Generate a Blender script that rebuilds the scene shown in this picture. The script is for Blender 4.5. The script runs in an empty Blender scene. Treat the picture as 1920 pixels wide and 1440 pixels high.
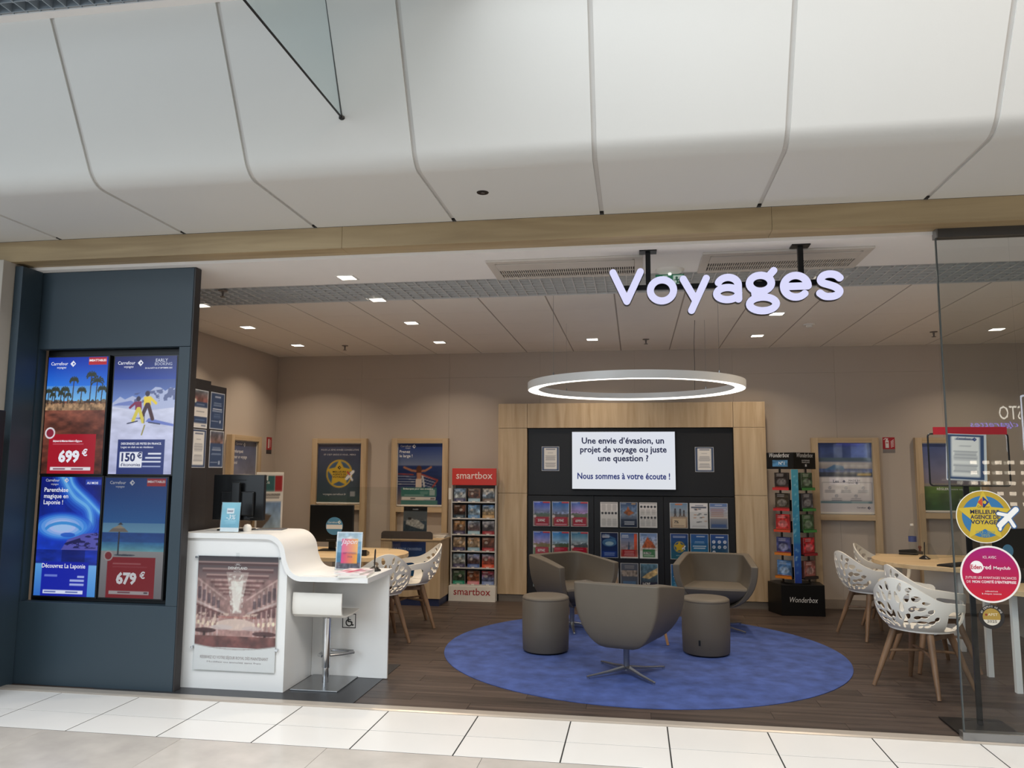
import bpy, bmesh, math, random
import numpy as np
from mathutils import Vector, Matrix

random.seed(7)
rng = np.random.RandomState(11)
S = bpy.context.scene
COL = S.collection
PI = math.pi
R = math.radians

# ------------------------------------------------------------------ camera
H = 1.585
cam_d = bpy.data.cameras.new('camera')
cam = bpy.data.objects.new('camera', cam_d)
COL.objects.link(cam)
F_PX = 1449.45
cam_d.sensor_fit = 'HORIZONTAL'
cam_d.sensor_width = 36.0
cam_d.lens = 36.0 * F_PX / 1920.0
cam_d.clip_start = 0.05
YAW, PITCH, ROLL = R(9.0691), R(6.4553), R(0.3055)
fw = Vector((-math.sin(YAW) * math.cos(PITCH), math.cos(YAW) * math.cos(PITCH), math.sin(PITCH)))
rt = Vector((math.cos(YAW), math.sin(YAW), 0))
up = rt.cross(fw)
r2 = math.cos(ROLL) * rt + math.sin(ROLL) * up
u2 = -math.sin(ROLL) * rt + math.cos(ROLL) * up
m = Matrix(((r2.x, u2.x, -fw.x), (r2.y, u2.y, -fw.y), (r2.z, u2.z, -fw.z)))
cam.matrix_world = Matrix.Translation((0, 0, H)) @ m.to_4x4()
S.camera = cam

# ------------------------------------------------------------------ view, world and daylight
S.view_settings.view_transform = 'Standard'
S.view_settings.look = 'None'
S.view_settings.gamma = 1.0
S.view_settings.use_curve_mapping = False
S.view_settings.exposure = 0.0

def lin(c):
    out = []
    for v in c[:3]:
        v = v / 255.0
        out.append(v / 12.92 if v <= 0.04045 else ((v + 0.055) / 1.055) ** 2.4)
    return tuple(out)

W = bpy.data.worlds.new('world')
S.world = W
W.use_nodes = True
W.node_tree.nodes['Background'].inputs[0].default_value = (*lin((222, 230, 238)), 1)
W.node_tree.nodes['Background'].inputs[1].default_value = 0.35

def area(name, loc, target, sx, sy, power, color, spread=180):
    d = bpy.data.lights.new(name, 'AREA')
    d.shape = 'RECTANGLE'; d.size = sx; d.size_y = sy
    d.energy = power; d.color = color; d.spread = R(spread)
    o = bpy.data.objects.new(name, d); COL.objects.link(o)
    o.location = loc
    o.rotation_euler = (Vector(target) - Vector(loc)).to_track_quat('-Z', 'Y').to_euler()
    return o
# skylight of the mall gallery, above and behind the photographer, brighter to the left
area('gallery_skylight', (-1.6, 0.9, 6.6), (-1.2, 3.6, 0.0), 8.0, 3.0, 690, (0.90, 0.955, 1.0))
area('gallery_fill', (-6.4, -3.0, 3.6), (-2.6, 5.0, 2.6), 4.0, 3.6, 215, (0.80, 0.91, 1.0))  # added cool fill from the front left, brightens the bulkhead slope
area('gallery_lamps', (3.8, 0.9, 5.8), (3.0, 3.8, 0.0), 3.0, 2.0, 120, (1.0, 0.82, 0.64))

# ------------------------------------------------------------------ materials
MATS = {}
def nmat(name):
    mt = bpy.data.materials.new(name); mt.use_nodes = True
    nt = mt.node_tree
    return mt, nt, nt.nodes, nt.links, nt.nodes['Principled BSDF']

def pm(name, rgb, rough=0.5, metal=0.0, var=0.06, scale=6.0, bump=0.0, bscale=200.0, rand=0.0, spec=0.5, coat=0.0):
    """plain surface with a little procedural mottling and fine relief"""
    if name in MATS: return MATS[name]
    mt, nt, N, L, b = nmat(name)
    b.inputs['Roughness'].default_value = rough
    b.inputs['Metallic'].default_value = metal
    b.inputs['Specular IOR Level'].default_value = spec
    b.inputs['Coat Weight'].default_value = coat
    tc = N.new('ShaderNodeTexCoord')
    no = N.new('ShaderNodeTexNoise'); no.inputs['Scale'].default_value = scale; no.inputs['Detail'].default_value = 4
    L.new(tc.outputs['Object'], no.inputs['Vector'])
    mr = N.new('ShaderNodeMapRange')
    mr.inputs['To Min'].default_value = 1 - var; mr.inputs['To Max'].default_value = 1 + var
    L.new(no.outputs['Fac'], mr.inputs['Value'])
    hv = N.new('ShaderNodeHueSaturation'); hv.inputs['Color'].default_value = (*lin(rgb), 1)
    if rand > 0:
        oi = N.new('ShaderNodeObjectInfo')
        m2 = N.new('ShaderNodeMapRange'); m2.inputs['To Min'].default_value = 1 - rand; m2.inputs['To Max'].default_value = 1 + rand
        L.new(oi.outputs['Random'], m2.inputs['Value'])
        mu = N.new('ShaderNodeMath'); mu.operation = 'MULTIPLY'
        L.new(mr.outputs['Result'], mu.inputs[0]); L.new(m2.outputs['Result'], mu.inputs[1])
        L.new(mu.outputs[0], hv.inputs['Value'])
    else:
        L.new(mr.outputs['Result'], hv.inputs['Value'])
    L.new(hv.outputs['Color'], b.inputs['Base Color'])
    if bump > 0:
        n2 = N.new('ShaderNodeTexNoise'); n2.inputs['Scale'].default_value = bscale; n2.inputs['Detail'].default_value = 2
        L.new(tc.outputs['Object'], n2.inputs['Vector'])
        bp = N.new('ShaderNodeBump'); bp.inputs['Strength'].default_value = bump; bp.inputs['Distance'].default_value = 0.004
        L.new(n2.outputs['Fac'], bp.inputs['Height']); L.new(bp.outputs['Normal'], b.inputs['Normal'])
    MATS[name] = mt
    return mt

def wood(name, c1, c2, axis='Z', rough=0.5, freq=14.0, rand=0.0, stretch=0.08, contrast=(0.3, 0.7)):
    """grain running along one axis of the object"""
    if name in MATS: return MATS[name]
    mt, nt, N, L, b = nmat(name)
    b.inputs['Roughness'].default_value = rough
    tc = N.new('ShaderNodeTexCoord'); mp = N.new('ShaderNodeMapping')
    sc = [1, 1, 1]; sc['XYZ'.index(axis)] = stretch
    mp.inputs['Scale'].default_value = sc
    L.new(tc.outputs['Object'], mp.inputs['Vector'])
    if rand > 0:
        oi = N.new('ShaderNodeObjectInfo')
        cb = N.new('ShaderNodeCombineXYZ')
        mm = N.new('ShaderNodeMath'); mm.operation = 'MULTIPLY'; mm.inputs[1].default_value = 60
        L.new(oi.outputs['Random'], mm.inputs[0])
        for i in range(3): L.new(mm.outputs[0], cb.inputs[i])
        L.new(cb.outputs[0], mp.inputs['Location'])
    no = N.new('ShaderNodeTexNoise'); no.inputs['Scale'].default_value = freq; no.inputs['Detail'].default_value = 6
    no.inputs['Distortion'].default_value = 0.6
    L.new(mp.outputs['Vector'], no.inputs['Vector'])
    cr = N.new('ShaderNodeValToRGB')
    cr.color_ramp.elements[0].position = contrast[0]; cr.color_ramp.elements[0].color = (*lin(c1), 1)
    cr.color_ramp.elements[1].position = contrast[1]; cr.color_ramp.elements[1].color = (*lin(c2), 1)
    L.new(no.outputs['Fac'], cr.inputs['Fac'])
    if rand > 0:
        hv = N.new('ShaderNodeHueSaturation')
        m2 = N.new('ShaderNodeMapRange'); m2.inputs['To Min'].default_value = 1 - rand; m2.inputs['To Max'].default_value = 1 + rand
        L.new(oi.outputs['Random'], m2.inputs['Value']); L.new(m2.outputs['Result'], hv.inputs['Value'])
        L.new(cr.outputs['Color'], hv.inputs['Color']); L.new(hv.outputs['Color'], b.inputs['Base Color'])
    else:
        L.new(cr.outputs['Color'], b.inputs['Base Color'])
    bp = N.new('ShaderNodeBump'); bp.inputs['Strength'].default_value = 0.08; bp.inputs['Distance'].default_value = 0.003
    L.new(no.outputs['Fac'], bp.inputs['Height']); L.new(bp.outputs['Normal'], b.inputs['Normal'])
    MATS[name] = mt
    return mt

def glow(name, rgb, strength):
    if name in MATS: return MATS[name]
    mt, nt, N, L, b = nmat(name)
    b.inputs['Base Color'].default_value = (0.01, 0.01, 0.01, 1)
    b.inputs['Emission Color'].default_value = (*lin(rgb), 1)
    b.inputs['Emission Strength'].default_value = strength
    MATS[name] = mt
    return mt

def printed(name, rough=0.35, emit=0.0, coat=0.0):
    """flat print: colours stored with the sheet; emit > 0 for a lit screen"""
    if name in MATS: return MATS[name]
    mt, nt, N, L, b = nmat(name)
    at = N.new('ShaderNodeAttribute'); at.attribute_name = 'Col'
    b.inputs['Roughness'].default_value = rough
    b.inputs['Coat Weight'].default_value = coat
    b.inputs['Coat Roughness'].default_value = 0.05
    if emit > 0:
        b.inputs['Base Color'].default_value = (0.008, 0.008, 0.01, 1)
        b.inputs['Roughness'].default_value = 0.25
        L.new(at.outputs['Color'], b.inputs['Emission Color'])
        b.inputs['Emission Strength'].default_value = emit
    else:
        L.new(at.outputs['Color'], b.inputs['Base Color'])
    MATS[name] = mt
    return mt

def thin_glass(name, tint=(0.93, 0.95, 0.95), ior=1.5, rough=0.0):
    if name in MATS: return MATS[name]
    mt = bpy.data.materials.new(name); mt.use_nodes = True
    nt = mt.node_tree; N = nt.nodes; L = nt.links
    N.clear()
    out = N.new('ShaderNodeOutputMaterial'); mix = N.new('ShaderNodeMixShader')
    tr = N.new('ShaderNodeBsdfTransparent'); tr.inputs[0].default_value = (*tint, 1)
    gl = N.new('ShaderNodeBsdfGlossy'); gl.inputs['Roughness'].default_value = rough
    fr = N.new('ShaderNodeFresnel'); fr.inputs[0].default_value = ior
    ge = N.new('ShaderNodeNewGeometry'); sb = N.new('ShaderNodeMath'); sb.operation = 'SUBTRACT'; sb.inputs[0].default_value = 1.0
    mu = N.new('ShaderNodeMath'); mu.operation = 'MULTIPLY'
    L.new(ge.outputs['Backfacing'], sb.inputs[1]); L.new(fr.outputs[0], mu.inputs[0]); L.new(sb.outputs[0], mu.inputs[1])
    L.new(mu.outputs[0], mix.inputs[0]); L.new(tr.outputs[0], mix.inputs[1]); L.new(gl.outputs[0], mix.inputs[2])
    L.new(mix.outputs[0], out.inputs[0])
    MATS[name] = mt
    return mt

WHITE = pm('white_lacquer', (236, 236, 234), 0.35, var=0.02)
WHITE_PLASTIC = pm('white_plastic', (232, 229, 222), 0.4, var=0.02)
SHELL = pm('chair_shell_white', (235, 232, 224), 0.42, var=0.02)
PANEL = pm('bulkhead_white', (219, 218, 213), 0.55, var=0.015, scale=2.0, bump=0.05, bscale=90)
CEIL = pm('ceiling_tile_white', (236, 230, 222), 0.8, var=0.02, bump=0.05, bscale=300)
PLASTER = pm('plaster_white', (244, 240, 236), 0.8, var=0.02)
WALLM = pm('wall_paint_beige', (188, 176, 164), 0.75, var=0.03, scale=2.0, bump=0.05, bscale=140)
JOINT = pm('joint_grey', (120, 113, 106), 0.8)
DARKJ = pm('joint_dark', (40, 38, 37), 0.9)
GRIDM = pm('cell_grid_grey', (205, 205, 204), 0.5)
SLATE = pm('slate_blue_laminate', (48, 63, 73), 0.45, var=0.06, scale=1.5, bump=0.03, bscale=200)
CHAR = pm('charcoal_laminate', (46, 42, 42), 0.5)
BLACK = pm('black_laminate', (22, 23, 27), 0.45)
BLACKP = pm('black_plastic', (17, 18, 20), 0.35)
BLACKM = pm('black_metal', (20, 20, 21), 0.35, metal=0.3)
GREYM = pm('grey_anodised', (92, 90, 88), 0.35, metal=0.7)
CHROME = pm('chrome', (205, 207, 210), 0.12, metal=1.0, var=0.01)
STEEL = pm('brushed_steel', (150, 151, 152), 0.3, metal=0.9)
TAUPE = pm('taupe_leatherette', (99, 91, 80), 0.55, var=0.05, scale=9, bump=0.12, bscale=260)
RUGM = pm('rug_blue', (58, 78, 138), 0.85, var=0.75, scale=7.0, bump=0.25, bscale=260)
STONE = pm('beige_stone', (196, 188, 179), 0.2, var=0.3, scale=4.0, rand=0.06)
TILEW = pm('white_tile', (232, 229, 224), 0.22, var=0.03, scale=3.0, rand=0.02)
GROUT = pm('grout_dark', (38, 37, 36), 0.9)
OAK = wood('light_oak', (178, 152, 118), (206, 184, 152), 'Z', 0.5)
OAKX = wood('light_oak_horizontal', (178, 152, 118), (206, 184, 152), 'X', 0.5)
BEAMW = wood('beam_oak', (150, 128, 94), (188, 166, 128), 'X', 0.5, freq=9)
DESKW = wood('desk_beech', (206, 176, 132), (226, 200, 160), 'X', 0.4)
LEGW = wood('chair_leg_wood', (110, 84, 62), (144, 112, 84), 'Z', 0.5, freq=20)
PLANK = wood('dark_plank', (46, 38, 34), (84, 70, 62), 'X', 0.45, freq=18, rand=0.16, stretch=0.06)
GLASS = thin_glass('shop_glass', (0.90, 0.92, 0.92))
GLASSD = thin_glass('smoke_screen_glass', (0.90, 0.94, 0.94))
ACRYL = thin_glass('clear_acrylic', (0.94, 0.95, 0.95), 1.35)
PAPER = printed('printed_paper', 0.4)
GLOSSP = printed('glossy_print', 0.25, coat=0.3)
FRAMEDP = printed('framed_print', 0.3, coat=0.9)
SCREENP = printed('lit_screen', emit=0.85)
SCREEND = printed('dim_screen', emit=0.55)
INK = {}
def ink(rgb, rough=0.45):
    k = ('ink', rgb, rough)
    if k not in INK: INK[k] = pm('ink_%d_%d_%d' % rgb, rgb, rough, var=0.0)
    return INK[k]
def lit(rgb, s=0.85):
    k = ('lit', rgb, s)
    if k not in INK: INK[k] = glow('lit_%d_%d_%d_%d' % (*rgb, int(s * 100)), rgb, s)
    return INK[k]

# ------------------------------------------------------------------ mesh helpers
class MB:
    def __init__(s): s.v = []; s.f = []
    def add(s, vs, fs):
        o = len(s.v); s.v += [tuple(p) for p in vs]; s.f += [tuple(i + o for i in f) for f in fs]; return s
    def box(s, x0, x1, y0, y1, z0, z1):
        return s.add([(x0, y0, z0), (x1, y0, z0), (x1, y1, z0), (x0, y1, z0), (x0, y0, z1), (x1, y0, z1), (x1, y1, z1), (x0, y1, z1)],
                     [(0, 3, 2, 1), (4, 5, 6, 7), (0, 1, 5, 4), (1, 2, 6, 5), (2, 3, 7, 6), (3, 0, 4, 7)])
    def frame(s, x0, x1, z0, z1, t, y0, y1):
        s.box(x0, x0 + t, y0, y1, z0, z1); s.box(x1 - t, x1, y0, y1, z0, z1)
        s.box(x0 + t, x1 - t, y0, y1, z0, z0 + t); s.box(x0 + t, x1 - t, y0, y1, z1 - t, z1); return s
    def tube(s, pts, rad, n=10, cap=True):
        pts = [Vector(p) for p in pts]
        if not hasattr(rad, '__len__'): rad = [rad] * len(pts)
        vs = []; fs = []
        prev = None
        for i, p in enumerate(pts):
            d = (pts[min(i + 1, len(pts) - 1)] - pts[max(i - 1, 0)]).normalized()
            if prev is None:
                a = Vector((0, 0, 1)) if abs(d.z) < 0.9 else Vector((1, 0, 0))
                x = d.cross(a).normalized()
            else:
                x = (prev - d * prev.dot(d)).normalized()
            prev = x
            y = d.cross(x)
            for k in range(n):
                t = 2 * PI * k / n
                vs.append(p + (x * math.cos(t) + y * math.sin(t)) * rad[i])
        for i in range(len(pts) - 1):
            for k in range(n):
                fs.append((i * n + k, i * n + (k + 1) % n, (i + 1) * n + (k + 1) % n, (i + 1) * n + k))
        if cap:
            fs.append(tuple(range(n - 1, -1, -1))); b = (len(pts) - 1) * n
            fs.append(tuple(b + k for k in range(n)))
        return s.add(vs, fs)
    def lathe(s, prof, n=32, c=(0, 0), caps=True):
        vs = []; fs = []
        for r, z in prof:
            for k in range(n):
                t = 2 * PI * k / n
                vs.append((c[0] + r * math.cos(t), c[1] + r * math.sin(t), z))
        for i in range(len(prof) - 1):
            for k in range(n):
                fs.append((i * n + k, i * n + (k + 1) % n, (i + 1) * n + (k + 1) % n, (i + 1) * n + k))
        if caps:
            fs.append(tuple(range(n - 1, -1, -1))); b = (len(prof) - 1) * n
            fs.append(tuple(b + k for k in range(n)))
        return s.add(vs, fs)
    def prism(s, poly, a0, a1, plane='XY'):
        """polygon (counter-clockwise) extruded along the third axis"""
        n = len(poly)
        def P(p, a):
            if plane == 'XY': return (p[0], p[1], a)
            if plane == 'XZ': return (p[0], a, p[1])
            return (a, p[0], p[1])
        vs = [P(p, a0) for p in poly] + [P(p, a1) for p in poly]
        fs = [tuple(range(n - 1, -1, -1)), tuple(range(n, 2 * n))]
        fs += [(i, (i + 1) % n, n + (i + 1) % n, n + i) for i in range(n)]
        if plane == 'XZ': fs = [tuple(reversed(f)) for f in fs]
        return s.add(vs, fs)
    def mesh(s, name):
        me = bpy.data.meshes.new(name); me.from_pydata(s.v, [], s.f); me.update()
        return me

def obj(name, mb, mt, parent=None, bevel=0.0, smooth=None, seg=2, loc=None, rotz=None):
    me = mb.mesh(name) if isinstance(mb, MB) else mb
    if smooth is not None and len(me.polygons):
        me.polygons.foreach_set('use_smooth', [True] * len(me.polygons))
        me.set_sharp_from_angle(angle=R(smooth))
    if mt is not None and not me.materials: me.materials.append(mt)
    o = bpy.data.objects.new(name, me); COL.objects.link(o)
    if parent is not None: o.parent = parent
    if loc is not None: o.location = loc
    if rotz is not None: o.rotation_euler = (0, 0, rotz)
    if bevel > 0:
        b = o.modifiers.new('bevel', 'BEVEL'); b.width = bevel; b.segments = seg; b.limit_method = 'ANGLE'; b.angle_limit = R(40)
    return o

def tag(o, label=None, cat=None, group=None, kind=None):
    if label: o['label'] = label
    if cat: o['category'] = cat
    if group: o['group'] = group
    if kind: o['kind'] = kind
    return o

def thing(name, label, cat, loc=(0, 0, 0), rotz=0.0, group=None):
    o = bpy.data.objects.new(name, None); COL.objects.link(o)
    o.empty_display_size = 0.1
    o.location = loc; o.rotation_euler = (0, 0, rotz)
    return tag(o, label, cat, group)

def struct(name, mb, mt, label=None, bevel=0.0):
    o = obj(name, mb, mt, None, bevel)
    o['kind'] = 'structure'
    if label: o['label'] = label
    return o

def copy_tree(o, parent=None):
    c = o.copy(); COL.objects.link(c); c.parent = parent
    for ch in list(o.children): copy_tree(ch, c)
    return c

# marching squares: a 2-D field (> 0 inside) becomes polygons with smooth outlines
def msq(f, x0, x1, y0, y1, nx, ny):
    xs = np.linspace(x0, x1, nx + 1); ys = np.linspace(y0, y1, ny + 1)
    X, Y = np.meshgrid(xs, ys); Fv = f(X, Y)
    verts = []; idx = {}; faces = []
    def vid(key, p):
        if key not in idx: idx[key] = len(verts); verts.append(p)
        return idx[key]
    for j in range(ny):
        for i in range(nx):
            cs = ((i, j), (i + 1, j), (i + 1, j + 1), (i, j + 1))
            vals = [Fv[b, a] for a, b in cs]
            if max(vals) <= 0: continue
            poly = []
            for k in range(4):
                a = cs[k]; b = cs[(k + 1) % 4]; va = vals[k]; vb = vals[(k + 1) % 4]
                if va > 0: poly.append(vid(a, (xs[a[0]], ys[a[1]])))
                if (va > 0) != (vb > 0):
                    t = min(max(va / (va - vb), 0.02), 0.98)
                    key = (min(a, b), max(a, b))
                    poly.append(vid(key, (xs[a[0]] + t * (xs[b[0]] - xs[a[0]]), ys[a[1]] + t * (ys[b[1]] - ys[a[1]]))))
            if len(poly) >= 3: faces.append(tuple(poly))
    return verts, faces

def solid(verts, faces, mp):
    """mp(x, y, side) -> 3-D; side 0 front, 1 back"""
    n = len(verts)
    vs = [mp(x, y, 0) for x, y in verts] + [mp(x, y, 1) for x, y in verts]
    fs = list(faces) + [tuple(i + n for i in reversed(f)) for f in faces]
    edges = {}
    for f in faces:
        for k in range(len(f)):
            e = (f[k], f[(k + 1) % len(f)])
            edges[e] = edges.get(e, 0) + 1
    for a, b in edges:
        if (b, a) not in edges: fs.append((b, a, a + n, b + n))
    return MB().add(vs, fs)

def seg_dist(X, Y, pts):
    d = np.full(X.shape, 9.0)
    for (ax, ay), (bx, by) in zip(pts[:-1], pts[1:]):
        dx, dy = bx - ax, by - ay
        t = np.clip(((X - ax) * dx + (Y - ay) * dy) / (dx * dx + dy * dy + 1e-12), 0, 1)
        d = np.minimum(d, np.hypot(X - ax - t * dx, Y - ay - t * dy))
    return d
def arc(cx, cy, rx, ry, a0, a1, n=18):
    return [(cx + rx * math.cos(R(a0 + (a1 - a0) * k / n)), cy + ry * math.sin(R(a0 + (a1 - a0) * k / n))) for k in range(n + 1)]

def smooth(pts, n=6):
    out = []
    P_ = [pts[0]] + list(pts) + [pts[-1]]
    for i in range(1, len(P_) - 2):
        a, b, c, d = P_[i - 1:i + 3]
        for k in range(n):
            t = k / n
            out.append(tuple(0.5 * (2 * b[j] + (c[j] - a[j]) * t + (2 * a[j] - 5 * b[j] + 4 * c[j] - d[j]) * t * t + (3 * b[j] - a[j] - 3 * c[j] + d[j]) * t ** 3) for j in (0, 1)))
    return out + [pts[-1]]

# ------------------------------------------------------------------ lettering
TXT = {}
def text(s, parent, x, z, mt, h=None, w=None, y=0.0, align='C', bold=0.0, name='lettering', depth=0.0006, res=2, shear=0.0):
    """flat lettering in the local XZ plane facing -Y; h is the em size, w fits the line to a width"""
    key = (s, bold, depth > 0.002, res, shear)
    if key not in TXT:
        cu = bpy.data.curves.new('t', 'FONT'); cu.body = s; cu.resolution_u = res; cu.offset = bold * 1.05; cu.shear = shear
        cu.fill_mode = 'FRONT' if depth <= 0.002 else 'BOTH'
        if depth > 0.002: cu.extrude = 0.5
        to = bpy.data.objects.new('t', cu); COL.objects.link(to)
        dg = bpy.context.evaluated_depsgraph_get()
        me = bpy.data.meshes.new_from_object(to.evaluated_get(dg))
        bpy.data.objects.remove(to)
        co = np.zeros(len(me.vertices) * 3); me.vertices.foreach_get('co', co)
        TXT[key] = (co.reshape(-1, 3), [tuple(p.vertices) for p in me.polygons])
        bpy.data.meshes.remove(me)
    co, fs = TXT[key]
    if not len(co): return None
    x0, x1 = co[:, 0].min(), co[:, 0].max()
    k = h if h else w / (x1 - x0)
    kx = (w / (x1 - x0)) if w else k
    dx = {'L': -x0 * kx, 'C': -(x0 + x1) / 2 * kx, 'R': -x1 * kx}[align]
    vs = np.stack([co[:, 0] * kx + dx, -co[:, 2] * (depth if depth > 0.002 else 0.0) - depth, co[:, 1] * k], 1)
    me = bpy.data.meshes.new(name); me.from_pydata(vs.tolist(), [], fs)
    return obj(name, me, mt, parent, loc=(x, y, z))

# ------------------------------------------------------------------ flat prints
def vnoise(U, V, sx, sy, seed, octv=4):
    out = np.zeros(U.shape); amp = 1.0; tot = 0
    rs = np.random.RandomState(seed)
    for o in range(octv):
        n = 64
        g = rs.rand(n, n)
        x = U * sx * 2 ** o; y = V * sy * 2 ** o
        xi = np.floor(x).astype(int); yi = np.floor(y).astype(int)
        fx = x - xi; fy = y - yi
        fx = fx * fx * (3 - 2 * fx); fy = fy * fy * (3 - 2 * fy)
        a = g[yi % n, xi % n]; b = g[yi % n, (xi + 1) % n]; c = g[(yi + 1) % n, xi % n]; d = g[(yi + 1) % n, (xi + 1) % n]
        out += amp * ((a * (1 - fx) + b * fx) * (1 - fy) + (c * (1 - fx) + d * fx) * fy); tot += amp; amp *= 0.5
    return out / tot

class Pic:
    SS = 3
    def done(s):
        k = Pic.SS; return s.C.reshape(s.ny + 1, k, s.nx + 1, k, 3).mean((1, 3))
    def __init__(s, nx, ny, bg=(255, 255, 255), aspect=1.0):
        k = Pic.SS; h = (k - 1) / 2 / k     # k x k samples around every grid point, averaged in done()
        u = (np.arange((nx + 1) * k) / k - h) / nx; v = (np.arange((ny + 1) * k) / k - h) / ny
        s.U, s.V = np.meshgrid(np.clip(u, 0, 1), np.clip(v, 0, 1)); s.nx = nx; s.ny = ny; s.asp = aspect
        s.C = np.zeros(s.U.shape + (3,)); s.C[:] = bg
    def put(s, mask, col, a=1.0):
        k = (np.asarray(mask).astype(float) * a)[..., None]
        s.C = s.C * (1 - k) + np.array(col, float) * k; return s
    def rect(s, u0, v0, u1, v1, col, a=1.0): return s.put((s.U >= u0) & (s.U <= u1) & (s.V >= v0) & (s.V <= v1), col, a)
    def ell(s, cu, cv, ru, rv, col, a=1.0): return s.put(((s.U - cu) / ru) ** 2 + ((s.V - cv) / rv) ** 2 <= 1, col, a)
    def circ(s, cu, cv, r, col, a=1.0): return s.ell(cu, cv, r, r * s.asp, col, a)     # asp = width / height
    def grad(s, v0, v1, c0, c1, u0=0, u1=1):
        t = np.clip((s.V - v0) / (v1 - v0), 0, 1)[..., None]
        mk = ((s.V >= v0) & (s.V <= v1) & (s.U >= u0) & (s.U <= u1))[..., None]
        s.C = np.where(mk, np.array(c0, float) * (1 - t) + np.array(c1, float) * t, s.C); return s
    def noise(s, sx, sy, seed, amt, v0=0, v1=1, u0=0, u1=1, col=None):
        n = vnoise(s.U, s.V, sx, sy, seed)
        mk = (s.V >= v0) & (s.V <= v1) & (s.U >= u0) & (s.U <= u1)
        if col is None: s.C = np.where(mk[..., None], s.C * (1 + amt * (n[..., None] - 0.5) * 2), s.C)
        else: s.put(mk & (n > 1 - amt), col)
        return s
    def poly(s, pts, col, a=1.0):
        ins = np.zeros(s.U.shape, bool); n = len(pts)
        for i in range(n):
            x0, y0 = pts[i]; x1, y1 = pts[(i + 1) % n]
            if y0 == y1: continue
            c = ((s.V >= min(y0, y1)) & (s.V < max(y0, y1)) & (s.U < (x1 - x0) * (s.V - y0) / (y1 - y0) + x0))
            ins ^= c
        return s.put(ins, col, a)
    def line(s, pts, wd, col, a=1.0):
        d = seg_dist(s.U, s.V / s.asp, [(p[0], p[1] / s.asp) for p in pts]); return s.put(d < wd, col, a)
    def lines(s, u0, u1, v0, v1, n, col, a=0.6, seed=1):
        rs = np.random.RandomState(seed)
        for k in range(n):
            v = v1 - (k + 0.5) * (v1 - v0) / n; e = rs.uniform(0.0, 0.2) * (u1 - u0)
            s.rect(u0 + e / 2, v - 0.22 * (v1 - v0) / n, u1 - e / 2, v + 0.22 * (v1 - v0) / n, col, a)
        return s
    def border(s, t, col):
        tv = t * s.asp
        return s.put((s.U < t) | (s.U > 1 - t) | (s.V < tv) | (s.V > 1 - tv), col)

def sheet(name, pic, w, h, mt, parent=None, loc=(0, 0, 0), t=0.002, edge=(235, 235, 235), tilt=0.0):
    """a printed sheet with thickness: width w along X centred, height h up from the origin, facing -Y"""
    nx, ny = pic.nx, pic.ny
    gu, gv = np.meshgrid(np.linspace(0, 1, nx + 1), np.linspace(0, 1, ny + 1))
    x = (gu - 0.5) * w; z = gv * h
    vs = np.stack([x, np.full(x.shape, -t), z], -1).reshape(-1, 3)
    c = np.clip(pic.done(), 0, 255) / 255.0
    c = np.where(c <= 0.04045, c / 12.92, ((c + 0.055) / 1.055) ** 2.4).reshape(-1, 3)
    I = np.arange((nx + 1) * (ny + 1)).reshape(ny + 1, nx + 1)
    q = np.stack([I[:-1, :-1], I[:-1, 1:], I[1:, 1:], I[1:, :-1]], -1).reshape(-1, 4)
    n0 = len(vs)
    ring = [(-w / 2, -t, 0), (w / 2, -t, 0), (w / 2, -t, h), (-w / 2, -t, h), (-w / 2, 0, 0), (w / 2, 0, 0), (w / 2, 0, h), (-w / 2, 0, h)]
    vs = np.concatenate([vs, np.array(ring)])
    c = np.concatenate([c, np.tile(np.array(lin(edge)), (8, 1))])
    fs = q.tolist() + [[n0, n0 + 4, n0 + 5, n0 + 1], [n0 + 1, n0 + 5, n0 + 6, n0 + 2], [n0 + 2, n0 + 6, n0 + 7, n0 + 3], [n0 + 3, n0 + 7, n0 + 4, n0], [n0 + 5, n0 + 4, n0 + 7, n0 + 6]]
    me = bpy.data.meshes.new(name); me.from_pydata(vs.tolist(), [], fs)
    at = me.color_attributes.new('Col', 'FLOAT_COLOR', 'POINT')
    at.data.foreach_set('color', np.concatenate([c, np.ones((len(c), 1))], 1).ravel())
    o = obj(name, me, mt, parent, loc=loc)
    if tilt: o.rotation_euler = (tilt, 0, 0)
    return o

def logo(parent, x, z, s, mt, y=0.0, mt2=None):
    """two facing arrow shapes with a C-shaped gap between them"""
    def half(sg):
        def f(X, Y):
            d = 0.5 - (np.abs(X) * 0.95 + np.abs(Y) * 0.9)
            gap = np.hypot((X - 0.12) * 1.1, Y) - 0.17
            c = np.minimum(d, np.where(sg < 0, -X - 0.10, X + 0.06))
            return np.minimum(c, gap) if sg > 0 else c
        v, fc = msq(f, -0.6, 0.6, -0.6, 0.6, 26, 26)
        return solid(v, fc, lambda a, b, sd: (a * s, -0.0006 if sd == 0 else 0.0, b * s))
    a = half(-1); b = half(1)
    if mt2 is None:
        a.add(b.v, b.f); return obj('logo', a, mt, parent, loc=(x, y, z))
    obj('logo', a, mt, parent, loc=(x, y, z)); return obj('logo', b, mt2, parent, loc=(x, y, z))

# ================================================================== SETTING
ZC = 3.12; YB = 9.82; XL = -4.80; XR = 5.20; YT = 5.25
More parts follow.
